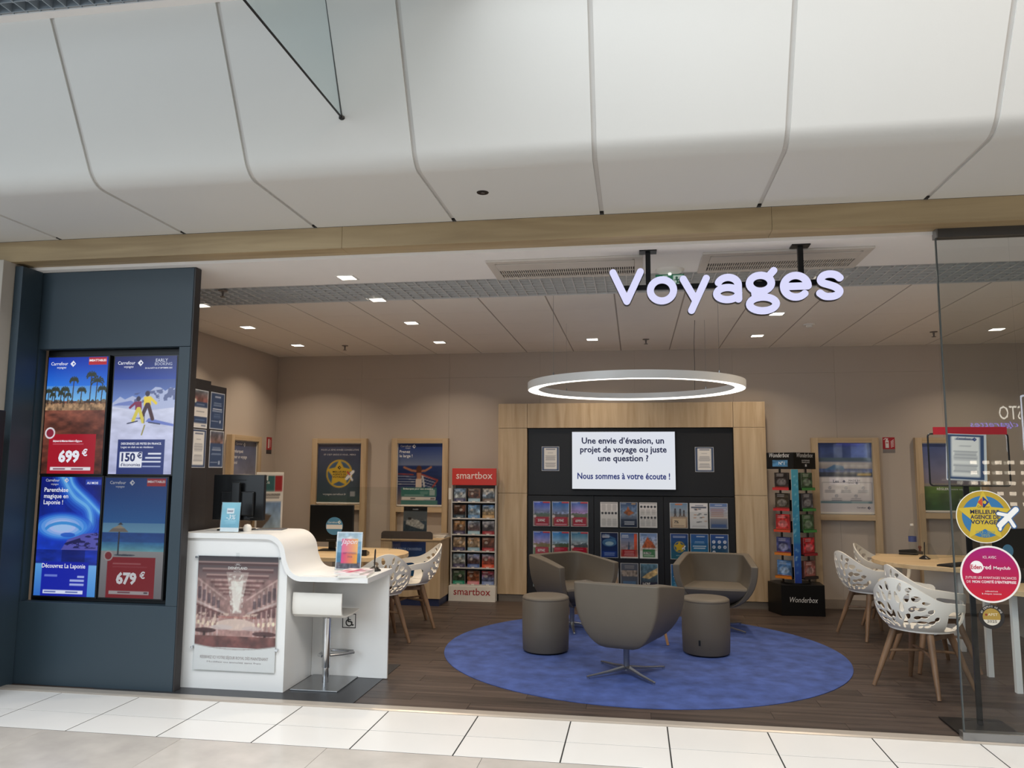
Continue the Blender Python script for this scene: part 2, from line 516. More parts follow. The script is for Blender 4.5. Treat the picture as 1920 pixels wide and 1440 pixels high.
# ---- gallery floor: stone slabs and two rows of white tiles
gf = struct('floor_gallery', MB().box(-6.6, 6.0, 0.6, 5.15, -0.05, -0.0014), GROUT, 'beige stone and white tile floor of the mall gallery')
tile_me = {}
def tile(x0, x1, y0, y1, mt, name):
    w = x1 - x0; d = y1 - y0; k = (round(w, 3), round(d, 3), name)
    if k not in tile_me:
        b = MB(); e = 0.0008
        b.add([(0, 0, -0.02), (w, 0, -0.02), (w, d, -0.02), (0, d, -0.02), (0, 0, -e), (w, 0, -e), (w, d, -e), (0, d, -e), (e, e, 0), (w - e, e, 0), (w - e, d - e, 0), (e, d - e, 0)],
              [(0, 1, 5, 4), (1, 2, 6, 5), (2, 3, 7, 6), (3, 0, 4, 7), (4, 5, 9, 8), (5, 6, 10, 9), (6, 7, 11, 10), (7, 4, 8, 11), (8, 9, 10, 11)])
        tile_me[k] = b.mesh(name); tile_me[k].materials.append(mt)
    o = bpy.data.objects.new(name, tile_me[k]); COL.objects.link(o); o.parent = gf; o.location = (x0, y0, 0)
for i in range(-3, 16):
    x = -4.06 + 0.605 * i
    for y0, y1 in ((4.437, 4.761), (4.767, 5.148)):
        tile(x + 0.004, x + 0.601, y0, y1, TILEW, 'white_floor_tile')
for j in range(6):
    y1 = 4.429 - 0.605 * j
    for i in range(-2, 12):
        x = -4.5 + 0.909 * i + (0.45 if j % 2 else 0)
        if x > -6.2: tile(x + 0.001, x + 0.908, y1 - 0.603, y1, STONE, 'stone_slab')
struct('trim_1', MB().prism([(5.15, -0.004), (5.26, -0.004), (5.26, 0.004), (5.235, 0.009), (5.165, 0.009), (5.15, 0.003)], -5.3, 5.2, 'YZ'),
       pm('threshold_metal', (196, 186, 174), 0.35, metal=0.4), 'pale metal threshold strip along the shop front')
# ---- shop floor
fl = struct('floor', MB().box(XL, XR, YT, YB, -0.05, -0.003), pm('plank_joint', (34, 29, 27), 0.9), 'dark wood plank floor of the shop')
pw, pl = 0.163, 1.22
plank_me = {}
r_ = 0; y = YT + 0.01
while y < YB - 0.01:
    y1 = min(y + pw, YB)
    off = (r_ * 0.43) % pl
    x = XL - off
    while x < XR:
        a = max(x, XL + 0.002); b = min(x + pl, XR)
        if b - a > 0.05:
            k = (round(b - a, 3), round(y1 - y, 3))
            if k not in plank_me:
                plank_me[k] = MB().box(0, b - a - 0.0025, 0, y1 - y - 0.0025, -0.012, 0).mesh('plank'); plank_me[k].materials.append(PLANK)
            o = bpy.data.objects.new('plank', plank_me[k]); COL.objects.link(o); o.parent = fl; o.location = (a, y, 0)
        x += pl
    y += pw; r_ += 1
obj('dark_vinyl_strip', MB().box(-3.9, -1.93, 5.262, 6.35, 0.0005, 0.004), pm('dark_vinyl', (48, 49, 52), 0.4, var=0.1, scale=4), fl)
# ---- walls
wb = struct('wall_back', MB().box(XL - 0.1, XR + 0.1, YB + 0.012, YB + 0.12, 0, 3.3), pm('wall_joint', (150, 137, 124), 0.8), 'beige panelled back wall of the shop')
x = XL
while x < XR - 0.01:
    x1 = min(x + 1.2, XR)
    for z0, z1 in ((0.0, 2.80), (2.8016, 3.16)):
        obj('wall_panel', MB().box(x + 0.0008, x1 - 0.0008, YB, YB + 0.012, z0, z1), WALLM, wb)
    x = x1
struct('wall_left', MB().box(XL - 0.1, XL, 5.3, YB + 0.12, 0, 3.3), WALLM, 'beige left wall of the shop')
struct('wall_right', MB().box(XR, XR + 0.1, 5.2, YB + 0.12, 0, 3.3), WALLM, 'beige right wall of the shop')
struct('baseboard_back', MB().box(1.6, XR, YB - 0.014, YB, 0, 0.11), pm('skirting_grey', (150, 138, 126), 0.5), 'grey skirting along the back wall', 0.002)
struct('wall_front', MB().box(-6.0, 6.0, 5.24, 5.30, 3.14, 4.4), DARKJ, 'hidden wall above the shop front beam')
# ---- oak beam over the opening, in lengths
bm_ = struct('trim_2', MB().box(-6.0, 6.0, 5.08, 5.215, 3.152, 3.295), DARKJ, 'light oak beam across the top of the shop front')
for a, b in ((-6.0, -2.028), (-2.0265, 0.889), (0.8905, 6.0)):
    obj('beam_length', MB().box(a, b, 5.05, 5.225, 3.142, 3.298), BEAMW, bm_, bevel=0.002)
# ---- shop ceiling
ce = struct('ceiling', MB().box(XL - 0.1, XR + 0.1, 5.215, YB + 0.12, 3.2, 3.26), pm('ceiling_void', (150, 148, 146), 0.9), 'shop ceiling with white tiles, cell grid strip and plaster front')
obj('plaster_strip', MB().box(XL, XR, 5.225, 5.965, ZC, ZC + 0.04), PLASTER, ce)
g = MB(); GX = 0.0862
n = int((XR - XL) / GX)
for i in range(n + 1):
    x = XL + i * GX; g.box(x, x + 0.008, 5.985, 6.605, ZC + 0.002, ZC + 0.046)
for j in range(8):
    yy = 5.985 + j * 0.0876; g.box(XL, XR, yy, yy + 0.007, ZC + 0.0022, ZC + 0.044)
tag(obj('cell_grid', g, GRIDM, ce), 'grey open cell grid strip', kind='stuff')
obj('grid_edge_rail', MB().box(XL, XR, 5.966, 5.984, ZC, ZC + 0.05), GRIDM, ce)
obj('grid_edge_rail', MB().box(XL, XR, 6.606, 6.622, ZC, ZC + 0.05), GRIDM, ce)
tm = {}
xs = [XL] + [-4.386 + 0.603 * i for i in range(0, 16)] + [XR]
ys = [6.625 + 0.6 * j for j in range(6)] + [YB]
for i in range(len(xs) - 1):
    for j in range(len(ys) - 1):
        w = xs[i + 1] - xs[i] - 0.014; d = ys[j + 1] - ys[j] - 0.003
        if d < 0.05: continue
        k = (round(w, 3), round(d, 3))
        if k not in tm:
            tm[k] = MB().box(0, w, 0, d, 0, 0.02).mesh('ceiling_tile'); tm[k].materials.append(CEIL)
        o = bpy.data.objects.new('ceiling_tile', tm[k]); COL.objects.link(o); o.parent = ce; o.location = (xs[i] + 0.007, ys[j], ZC)
for x in xs[1:-1]:
    obj('ceiling_rail', MB().box(x - 0.0069, x + 0.0069, 6.625, YB, ZC + 0.004, ZC + 0.03), pm('ceiling_rail_grey', (168, 158, 148), 0.6), ce)
# ---- white bulkhead of curved panels in front of the shop
def bulk_prof(off):
    base = [(5.05, 3.30), (4.30, 3.30)]
    a0, a1 = -90, -90 - 62.5
    r = 0.16; tl = r * math.tan(R(62.5 / 2))
    cx, cz = 4.09 + tl, 3.30 + r
    base[1] = (cx, 3.30)
    for k in range(1, 9):
        a = R(a0 + (a1 - a0) * k / 8); base.append((cx + r * math.cos(a), cz + r * math.sin(a)))
    base.append((3.655, 4.135))
    out = []
    for i, p in enumerate(base):
        q0 = base[max(i - 1, 0)]; q1 = base[min(i + 1, len(base) - 1)]
        dx, dz = q1[0] - q0[0], q1[1] - q0[1]; l = math.hypot(dx, dz)
        nx_, nz_ = -dz / l, dx / l          # towards the room above / behind
        nx_, nz_ = (-nx_, -nz_) if nz_ < 0 else (nx_, nz_)
        out.append((p[0] + nx_ * off, p[1] + nz_ * off))
    return out
def strip(x0, x1, o0, o1):
    a = bulk_prof(o0); b = bulk_prof(o1); n = len(a); mb = MB()
    poly = a + b[::-1]
    vs = [(x0, p[0], p[1]) for p in poly] + [(x1, p[0], p[1]) for p in poly]
    N2 = 2 * n; fs = []
    for i in range(n - 1):
        fs += [(i, i + 1, N2 + i + 1, N2 + i), (n + i, n + i + 1, N2 + n + i + 1, N2 + n + i)]
        fs += [(i + 1, i, N2 - 1 - i, N2 - 2 - i), (N2 + i, N2 + i + 1, 2 * N2 - 2 - i, 2 * N2 - 1 - i)]
    fs += [(n - 1, n, N2 + n, N2 + n - 1), (0, N2, 2 * N2 - 1, N2 - 1)]
    mb.add(vs, fs)
    bmx = bmesh.new(); me = mb.mesh('s'); bmx.from_mesh(me); bmesh.ops.recalc_face_normals(bmx, faces=bmx.faces); bmx.to_mesh(me); bmx.free()
    return me
bh = obj('bulkhead', strip(-6.3, 5.9, 0.0135, 0.03), pm('bulkhead_backing', (206, 203, 198), 0.7), None); bh['kind'] = 'structure'
bh.name = 'ceiling_bulkhead'; bh['label'] = 'white bulkhead of large curved panels above the shop front'
sx = [-6.274 + 1.012 * k for k in range(13)]
for i in range(len(sx) - 1):
    o = obj('curved_panel', strip(sx[i] + 0.014, sx[i + 1] - 0.014, 0.0, 0.013), PANEL, bh, smooth=30)
# dark plug where each joint meets the beam
for x in sx[1:-1]:
    obj('joint_end', MB().box(x - 0.0135, x + 0.0135, 5.02, 5.049, 3.3015, 3.313), DARKJ, bh)
# ---- gallery ceiling: metal cell grid meeting the top of the bulkhead
gc = struct('ceiling_gallery', MB().box(-7.0, 6.0, 3.60, 3.66, 4.125, 4.16), PLASTER, 'grey metal cell grid ceiling of the mall gallery')
g = MB()
for i in range(int(6.2 / 0.085)):
    x = -7.0 + i * 0.085; g.box(x, x + 0.007, 2.9, 3.6, 4.13, 4.185)
for j in range(9):
    yy = 2.9 + j * 0.085; g.box(-7.0, -0.75, yy, yy + 0.007, 4.1305, 4.184)
tag(obj('cell_grid', g, pm('gallery_grid', (150, 160, 168), 0.45), gc), 'blue-grey metal cell grid', kind='stuff')
obj('void_panel', MB().box(-7.0, -0.75, 2.9, 3.6, 4.26, 4.28), pm('gallery_void', (96, 108, 118), 0.8), gc)
# ---- glass smoke screen hanging from the gallery ceiling
t = thing('smoke_screen', 'triangular clear glass smoke screen with dark edges against the white bulkhead', 'glass screen', (-1.61, 3.955, 3.56))
obj('glass_pane', MB().prism([(0, 0), (-0.29, 0.565), (-1.2, 0.565), (-1.2, 0)], -0.004, 0.004, 'YZ'), GLASSD, t)
obj('edge_profile', MB().tube([(0, 0, 0), (0, -1.2, 0)], 0.006, 6), BLACKM, t)
obj('edge_profile', MB().tube([(0, 0, 0), (0, -0.29, 0.565)], 0.005, 6), BLACKM, t)
obj('corner_bracket', MB().lathe([(0.008, -0.012), (0.017, -0.006), (0.017, 0.006), (0.008, 0.012)], 12), BLACKM, t)
# ---- pillar at the far left, shop-front glass on the right
struct('wall_pillar', MB().box(-5.3, -4.655, 4.98, 5.30, 0, 3.142), pm('pillar_beige', (184, 176, 164), 0.6), 'beige pillar left of the dark display wall', 0.004)
gw = struct('window_1', MB().box(1.925, XR, 5.165, 5.235, 3.085, 3.142), GREYM, 'frameless glass shop front with grey top and bottom rails')
obj('bottom_rail', MB().box(1.905, XR, 5.17, 5.23, 0.0045, 0.055), STEEL, gw, bevel=0.002)
for a, b in ((1.925, 2.349), (2.353, 3.6), (3.604, XR)):
    obj('pane', MB().box(a, b, 5.194, 5.206, 0.055, 3.085), GLASS, gw)
obj('edge_seal', MB().box(1.918, 1.9245, 5.192, 5.208, 0.056, 3.084), pm('seal_grey', (74, 80, 80), 0.3), gw)
obj('rail_end', MB().box(1.915, 1.924, 5.165, 5.235, 3.085, 3.141), STEEL, gw)

# ================================================================== CEILING FITTINGS
def downlight(x, y, label, z=ZC, power=8.5, s=0.075):
    t = thing('downlight', label, 'ceiling light', (x, y, z), 0, 'square recessed downlights of the shop ceiling')
    fr = MB()
    for q in ((-s, s, -s, -s + 0.014), (-s, s, s - 0.014, s), (-s, -s + 0.014, -s + 0.014, s - 0.014), (s - 0.014, s, -s + 0.014, s - 0.014)):
        fr.box(q[0], q[1], q[2], q[3], -0.006, 0.0)
    obj('bezel', fr, WHITE_PLASTIC, t)
    obj('lens', MB().box(-s + 0.014, s - 0.014, -s + 0.014, s - 0.014, -0.004, -0.001), glow('downlight_lens', (255, 246, 230), 9.0), t)
    d = bpy.data.lights.new('downlight_beam', 'AREA'); d.shape = 'DISK'; d.size = 0.11; d.energy = power
    d.color = (1.0, 0.83, 0.64); d.spread = R(125)
    lo = bpy.data.objects.new('downlight_beam', d); COL.objects.link(lo); lo.parent = t; lo.location = (0, 0, -0.012)
    return t
DL = [(-2.26, 5.76, 'recessed downlight in the plaster strip, left of the ceiling vents'),
      (-2.28, 6.57, 'recessed downlight at the edge of the cell grid, above the counter'),
      (-4.01, 6.58, 'recessed downlight half hidden beside the dark display wall'),
      (-4.12, 7.68, 'recessed downlight in the left tiles, nearest the front of the left pair'),
      (-2.29, 7.67, 'recessed downlight in the tiles, front one above the left desk'),
      (-4.10, 8.89, 'recessed downlight in the rear left corner tiles'),
      (-2.30, 8.89, 'recessed downlight in front of the two left wall frames'),
      (-0.48, 8.92, 'recessed downlight in the rear tiles, left above the wall unit'),
      (1.37, 8.91, 'recessed downlight in the rear tiles, right above the wall unit'),
      (1.37, 7.68, 'recessed downlight just below the letter g of the hanging sign'),
      (1.52, 6.32, 'recessed downlight in the cell grid behind the letter s of the sign'),
      (3.82, 8.83, 'recessed downlight seen through the glass shop front'),
      (3.82, 7.0, 'recessed downlight in the front right tiles beyond the glass')]
for x, y, lb in DL: downlight(x, y, lb)

def sprinkler(x, y, label):
    t = thing('sprinkler', label, 'sprinkler', (x, y, ZC), 0, 'ceiling sprinklers')
    obj('rosette', MB().lathe([(0.036, -0.006), (0.04, 0.0)], 16), pm('sprinkler_grey', (120, 112, 106), 0.4, metal=0.5), t)
    obj('body', MB().lathe([(0.006, -0.055), (0.009, -0.03), (0.011, -0.006)], 10), pm('sprinkler_grey', (120, 112, 106)), t)
    obj('deflector', MB().lathe([(0.022, -0.058), (0.022, -0.054)], 14), pm('sprinkler_grey', (120, 112, 106)), t)
for x, y, lb in ((-3.49, 6.05, 'grey sprinkler in front of the cell grid beside the dark display wall'), (-3.53, 9.0, 'grey sprinkler in the rear left ceiling tiles'),
                 (0.136, 9.0, 'grey sprinkler in the middle ceiling tiles'), (3.22, 8.91, 'grey sprinkler in the rear right ceiling tiles')):
    sprinkler(x, y, lb)
t = thing('smoke_detector', 'round white smoke detector on the right ceiling tiles', 'smoke detector', (1.80, 8.29, ZC))
obj('base', MB().lathe([(0.055, -0.012), (0.06, 0.0)], 24), WHITE_PLASTIC, t, smooth=40)
obj('sensor_cap', MB().lathe([(0.02, -0.036), (0.034, -0.03), (0.036, -0.0125)], 20), WHITE_PLASTIC, t, smooth=40)
t = thing('soffit_spot', 'small black recessed spot in the white bulkhead soffit', 'ceiling light', (-0.914, 4.535, 3.30))
obj('ring', MB().lathe([(0.028, -0.003), (0.036, -0.003), (0.038, 0.0)], 20), BLACKM, t)
obj('core', MB().lathe([(0.012, -0.006), (0.014, -0.0035)], 12), GREYM, t)

def cassette(cx, label):
    t = thing('air_conditioning_cassette', label, 'air vent', (cx, 5.69, ZC), 0, 'ceiling air conditioning cassettes')
    w, d = 0.57, 0.265
    fr = MB()
    for q in ((-w, w, -d, -d + 0.055), (-w, w, d - 0.05, d), (-w, -w + 0.06, -d + 0.055, d - 0.05), (w - 0.06, w, -d + 0.055, d - 0.05)):
        fr.box(q[0], q[1], q[2], q[3], -0.016, 0.0)
    CAS = pm('cassette_plastic', (206, 198, 188), 0.5)
    obj('fascia', fr, CAS, t, bevel=0.004)
    obj('centre_panel', MB().box(-w + 0.06, w - 0.06, -d + 0.085, -0.01, -0.018, -0.002), CAS, t, bevel=0.004)
    obj('outlet_slot', MB().box(-w + 0.06, w - 0.06, -d + 0.055, -d + 0.085, -0.006, -0.001), BLACKP, t)
    obj('flap', MB().box(-w + 0.075, w - 0.075, -d + 0.06, -d + 0.076, -0.013, -0.0065), CAS, t)
    obj('intake_recess', MB().box(-w + 0.06, w - 0.06, -0.01, d - 0.05, -0.005, -0.001), pm('intake_dark', (70, 64, 60), 0.8), t)
    gr = MB()
    for k in range(62):
        x = -w + 0.075 + k * (2 * w - 0.15) / 61; gr.box(x - 0.0035, x + 0.0035, 0.0, d - 0.06, -0.014, -0.006)
    gr.box(-w + 0.062, w - 0.062, 0.095, 0.103, -0.0145, -0.0065)
    tag(obj('intake_grille', gr, CAS, t), 'fine slotted intake grille', kind='stuff')
cassette(-0.50, 'white ceiling air cassette left of the hanging sign')
cassette(1.055, 'white ceiling air cassette above the end of the hanging sign')

t = thing('exit_sign', 'green and white emergency exit sign behind the letter o', 'exit sign', (0.275, 5.90, 3.03))
obj('housing', MB().lathe([(0.03, 0.062), (0.08, 0.068), (0.105, 0.08), (0.11, 0.0895)], 28, (0, -0.02)), WHITE_PLASTIC, t, smooth=40)
p = Pic(36, 20, (40, 110, 78), 2.1)
p.rect(0.04, 0.08, 0.96, 0.92, (40, 122, 86)).rect(0.62, 0.1, 0.94, 0.9, (225, 240, 228)).rect(0.25, 0.35, 0.42, 0.9, (225, 240, 228))
p.circ(0.74, 0.72, 0.045, (30, 90, 64)).line([(0.74, 0.6), (0.78, 0.38)], 0.03, (30, 90, 64)).line([(0.78, 0.38), (0.68, 0.15)], 0.022, (30, 90, 64)).line([(0.78, 0.38), (0.9, 0.2)], 0.022, (30, 90, 64)).line([(0.66, 0.55), (0.88, 0.58)], 0.018, (30, 90, 64))
sheet('pictogram_panel', p, 0.215, 0.10, printed('exit_lit', emit=0.5), t, (0, 0.0, -0.042), 0.012)
obj('lamp', MB().lathe([(0.012, 0.0), (0.012, 0.012)], 12), glow('exit_led', (240, 255, 245), 1.5), t, loc=(0.0, -0.03, 0.048))

# ---- the hanging sign
sg = thing('hanging_sign', 'illuminated white letters Voyages on a black bar hanging from the ceiling', 'sign', (-0.167, 5.33, 2.727))
LETS = []
E_ = arc
LETS.append(('V', 0.0, [[(0.028, 0.236), (0.121, 0.03), (0.216, 0.236)]]))
LETS.append(('o', 0.256, [E_(0.1045, 0.1, 0.0785, 0.074, 0, 360, 30)]))
LETS.append(('y', 0.479, [[(0.026, 0.174), (0.108, 0.02)], [(0.179, 0.174), (0.078, -0.045)]]))
LETS.append(('a', 0.701, [E_(0.100, 0.122, 0.067, 0.054, 158, 0, 16) + [(0.167, 0.024)], E_(0.096, 0.064, 0.072, 0.042, 0, 360, 26)]))
LETS.append(('g', 0.915, [E_(0.098, 0.128, 0.071, 0.055, 0, 360, 26), [(0.150, 0.172), (0.186, 0.212)], [(0.060, 0.082), (0.062, 0.052), (0.085, 0.030)], E_(0.110, -0.014, 0.086, 0.047, 0, 360, 26)]))
LETS.append(('e', 1.137, [[(0.034, 0.1), (0.178, 0.1)], E_(0.1035, 0.1, 0.0775, 0.074, 0, 315, 28)]))
sp = [(0.158, 0.148), (0.135, 0.168), (0.095, 0.176), (0.055, 0.166), (0.038, 0.14), (0.05, 0.118), (0.09, 0.103), (0.13, 0.086), (0.153, 0.062), (0.142, 0.036), (0.105, 0.024), (0.06, 0.027), (0.03, 0.048)]
LETS.append(('s', 1.363, [smooth(sp)]))
SIGNF = glow('sign_face', (222, 222, 255), 0.95)
for ch, x0, strokes in LETS:
    def fld(X, Y, wd=0.0238):
        d = np.full(X.shape, -9.0)
        for st in strokes: d = np.maximum(d, wd - seg_dist(X, Y, st))
        return d
    v, fc = msq(fld, -0.03, 0.27, -0.11, 0.29, 75, 100)
    o = obj('letter', solid(v, fc, lambda a, b, s: (a, -0.012 if s == 0 else 0.0, b)), SIGNF, sg, loc=(x0, -0.022, 0))
    v, fc = msq(lambda X, Y: fld(X, Y, 0.0268), -0.04, 0.28, -0.12, 0.30, 75, 100)
    obj('letter_tray', solid(v, fc, lambda a, b, s: (a, -0.008 if s == 0 else 0.03, b)), BLACKM, o, loc=(0, 0.0085, 0))
obj('mounting_bar', MB().box(0.10, 1.50, 0.012, 0.045, 0.116, 0.152), BLACKM, sg, bevel=0.002)
for x in (0.27, 1.288):
    h = obj('hanger_post', MB().box(x - 0.017, x + 0.017, 0.012, 0.045, 0.152, ZC - 2.727 - 0.008), BLACKM, sg)
    obj('ceiling_plate', MB().box(x - 0.06, x + 0.06, -0.02, 0.075, ZC - 2.727 - 0.008, ZC - 2.727), BLACKM, h)

# ---- ring lamp
rl = thing('ring_lamp', 'large white ring pendant lamp glowing underneath over the blue rug', 'pendant lamp', (0.0, 7.28, 2.342))
def ring(r0, r1, z0, z1, n=96):
    mb = MB(); vs = []; fs = []
    for k in range(n):
        a = 2 * PI * k / n; c, s = math.cos(a), math.sin(a)
        vs += [(r0 * c, r0 * s, z0), (r1 * c, r1 * s, z0), (r1 * c, r1 * s, z1), (r0 * c, r0 * s, z1)]
    for k in range(n):
        j = (k + 1) % n
        for a, b in ((0, 1), (1, 2), (2, 3), (3, 0)):
            fs.append((4 * k + b, 4 * k + a, 4 * j + a, 4 * j + b))
    return mb.add(vs, fs)
obj('housing', ring(0.90, 1.0, 0.012, 0.068), WHITE, rl, smooth=40)
obj('outer_rim', ring(0.994, 1.0, 0.0, 0.0119), WHITE, rl, smooth=40)
obj('diffuser', ring(0.905, 0.9935, 0.002, 0.0118), glow('ring_diffuser', (255, 248, 236), 3.2), rl, smooth=40)
for a in (42, 137, 223, 318):
    x, y = 0.95 * math.cos(R(a)), 0.95 * math.sin(R(a))
    c = obj('suspension_cable', MB().tube([(x, y, 0.068), (x, y, ZC - 2.342)], 0.0012, 5), STEEL, rl)
    obj('gripper', MB().lathe([(0.007, 0.0), (0.006, 0.03)], 8, (x, y)), STEEL, c, loc=(0, 0, 0.068))
obj('power_cord', MB().tube([(0.60, 0.70, 0.068), (0.604, 0.68, 0.3), (0.60, 0.66, 0.55), (0.61, 0.64, ZC - 2.342)], 0.003, 6), GREYM, rl)

# ================================================================== DARK DISPLAY WALL
dw = thing('display_wall', 'tall slate blue display wall with a recess holding four screens', 'display wall', (-3.95, 5.30, 0))
D = 0.075
def rel(x): return x + 3.95
obj('lower_panel', MB().box(rel(-4.60), rel(-3.30), 0, D, 0.0, 0.597), SLATE, dw, bevel=0.003)
obj('upper_panel', MB().box(rel(-4.60), rel(-3.30), 0, D, 2.51, 3.118), SLATE, dw, bevel=0.003)
obj('left_stile', MB().box(rel(-4.60), rel(-4.575), 0, D, 0.5985, 2.5085), SLATE, dw)
obj('right_stile', MB().box(rel(-3.392), rel(-3.30), 0, D, 0.5985, 2.5085), SLATE, dw, bevel=0.003)
obj('rear_core', MB().box(rel(-4.60), rel(-3.46), 0.131, 0.22, 0.0, 3.118), SLATE, dw)
obj('recess_back', MB().box(rel(-4.574), rel(-3.393), 0.10, 0.13, 0.5985, 2.5085), BLACK, dw)
obj('edge_cap', MB().box(rel(-3.2985), rel(-3.285), 0.0, D, 0.003, 3.117), CHAR, dw, bevel=0.002)
wing = thing('slate_side_column', 'narrow dark slate column projecting left of the four screens', 'column', (-4.615, 5.19, 0))
obj('front_face', MB().box(-0.036, 0.03, -0.10, 0.105, 0.0, 3.12), SLATE, wing, bevel=0.003)

def screen(name, label, x0, x1, z0, z1, pic, mtp=None):
    t = thing(name, label, 'screen', ((x0 + x1) / 2, 5.385, z0), 0, 'portrait advertising screens in the display wall')
    w = x1 - x0; h = z1 - z0
    obj('casing', MB().box(-w / 2 - 0.012, w / 2 + 0.012, -0.03, 0.014, -0.012, h + 0.012), BLACKP, t, bevel=0.003)
    o = sheet('display', pic, w, h, mtp or SCREENP, t, (0, -0.0302, 0), 0.002, (10, 10, 12))
    return t, w, h, -0.0325
LW = lit((238, 240, 250)); LR = lit((190, 34, 46))
def header(t, w, h, y, s=1.0, sh=0.9, x=-0.16, dz=0.0):
    h = h + dz
    text('Carrefour', t, x, h - 0.062, lit((238, 240, 250), sh), h=0.036 * s, y=y, bold=0.006)
    text('voyages', t, x + 0.02, h - 0.088, lit((238, 240, 250), sh), h=0.026 * s, y=y, shear=0.2)
    logo(t, x + 0.118, h - 0.052, 0.045 * s, lit((238, 240, 250), sh), y=y)
def tagbox(t, w, h, y, txt, a=1.0):
    obj('red_tag', MB().box(w / 2 - 0.165, w / 2 - 0.012, y - 0.0004, y + 0.0016, h - 0.062, h - 0.004), lit((170, 26, 40), a), t)
    text(txt, t, w / 2 - 0.088, h - 0.036, lit((240, 236, 240), a), w=0.145, y=y - 0.0006, bold=0.02)

# 1: palm beach
p = Pic(128, 222, (30, 90, 200), 0.577)
p.grad(0.62, 1.0, (120, 190, 240), (16, 62, 190)).grad(0.75, 1.0, (40, 120, 230), (14, 50, 170))
p.grad(0.0, 0.62, (84, 40, 30), (120, 70, 54)).noise(7, 26, 3, 0.5, 0, 0.54).rect(0, 0.54, 1, 0.60, (150, 120, 90)).noise(30, 40, 5, 0.6, 0.54, 0.62)
rs = np.random.RandomState(4)
for k in range(26):
    u = rs.uniform(0, 1); p.poly([(u - 0.05, 0.605), (u + 0.05, 0.605), (u, 0.635)], (120, 104, 84) if k % 2 else (70, 60, 52))
for u, hgt, s in ((0.44, 0.80, 0.06), (0.73, 0.84, 0.07), (0.83, 0.79, 0.09), (0.14, 0.715, 0.06), (0.30, 0.715, 0.06), (0.58, 0.71, 0.06), (0.03, 0.70, 0.05), (0.92, 0.72, 0.06), (0.24, 0.68, 0.04), (0.36, 0.67, 0.04), (0.10, 0.67, 0.04)):
    p.line([(u, 0.60), (u + 0.012, hgt)], 0.008, (60, 48, 40))
    for k in range(9):
        a = R(-30 + k * 30); p.line([(u + 0.012, hgt), (u + 0.012 + s * math.cos(a), hgt + s * 0.42 * math.sin(a) + 0.004), (u + 0.012 + s * 1.2 * math.cos(a), hgt + s * 0.42 * math.sin(a) - 0.012)], 0.009, (52, 58, 44))
p.rect(0.10, 0.0, 0.88, 0.335, (168, 22, 40)).circ(0.11, 0.345, 0.085, (232, 226, 232)).circ(0.11, 0.345, 0.062, (140, 40, 60))
p.rect(0.17, 0.27, 0.60, 0.283, (232, 190, 196), 0.8).rect(0.17, 0.247, 0.68, 0.256, (214, 140, 150), 0.6).rect(0.15, 0.028, 0.82, 0.056, (230, 226, 230)).rect(0.2, 0.036, 0.4, 0.046, (120, 70, 90)).rect(0.5, 0.036, 0.7, 0.046, (120, 70, 90))
t, w, h, y = screen('advertising_screen', 'upper left screen with palm beach and red 699 euro price box', -4.53, -4.015, 1.55, 2.452, p)
header(t, w, h, y); tagbox(t, w, h, y, 'IMBATTABLES')
text('Séjour à Marsa Alam - Égypte', t, -0.17, 0.243, LW, h=0.021, y=y, align='L', bold=0.01)
text('699', t, -0.025, 0.092, LW, h=0.118, y=y, bold=0.045); text('€', t, 0.108, 0.137, LW, h=0.07, y=y, bold=0.03)
# 2: skiers
p = Pic(128, 222, (40, 70, 160), 0.577)
p.grad(0.58, 1.0, (120, 150, 215), (12, 22, 88)).grad(0.80, 1.0, (34, 66, 160), (14, 24, 92))
p.grad(0.0, 0.60, (178, 182, 218), (214, 218, 240)).noise(5, 22, 8, 0.12, 0, 0.55)
p.poly([(0, 0.60), (0.12, 0.655), (0.2, 0.63), (0.32, 0.66), (0.45, 0.63), (0.6, 0.70), (0.68, 0.735), (0.76, 0.73), (0.84, 0.70), (0.92, 0.73), (1.0, 0.72), (1, 0.56), (0.5, 0.53), (0, 0.57)], (176, 186, 220))
m_ = (vnoise(p.U, p.V, 14, 26, 9) > 0.52) & (p.V > 0.575 + 0.05 * p.U) & (p.V < 0.655 + 0.075 * p.U) & (p.U > 0.35)
p.put(m_, (74, 84, 130), 0.8); p.poly([(0, 0.58), (0.45, 0.575), (0.3, 0.62), (0.1, 0.60)], (92, 112, 186), 0.7)
p.poly([(0.55, 0.44), (1, 0.40), (1, 0.42), (0.6, 0.47)], (84, 104, 190), 0.8).poly([(0.3, 0.47), (0.5, 0.46), (0.45, 0.475)], (90, 110, 190), 0.8)
def skier(u, v, s, jac, pant, sg):
    p.ell(u, v + 0.135 * s, 0.034 * s, 0.022 * s, (58, 50, 70)).poly([(u - 0.05 * s, v + 0.11 * s), (u + 0.05 * s, v + 0.115 * s), (u + 0.06 * s, v + 0.045 * s), (u - 0.045 * s, v + 0.04 * s)], jac)
    p.line([(u + 0.05 * s * sg, v + 0.1 * s), (u + 0.13 * s * sg, v + 0.06 * s)], 0.018 * s, jac)
    p.line([(u, v + 0.05 * s), (u - 0.07 * s, v - 0.05 * s)], 0.026 * s, pant).line([(u + 0.02 * s, v + 0.05 * s), (u + 0.09 * s, v - 0.06 * s)], 0.026 * s, pant)
skier(0.56, 0.53, 1.1, (236, 208, 60), (70, 40, 44), 1); skier(0.42, 0.50, 1.0, (130, 44, 80), (214, 200, 80), -1)
p.line([(0.26, 0.425), (0.42, 0.445)], 0.008, (40, 42, 70)).line([(0.50, 0.33), (0.54, 0.41)], 0.010, (150, 140, 70)).line([(0.60, 0.435), (0.78, 0.42)], 0.008, (40, 42, 70)).line([(0.53, 0.55), (0.53, 0.43)], 0.005, (60, 62, 90))
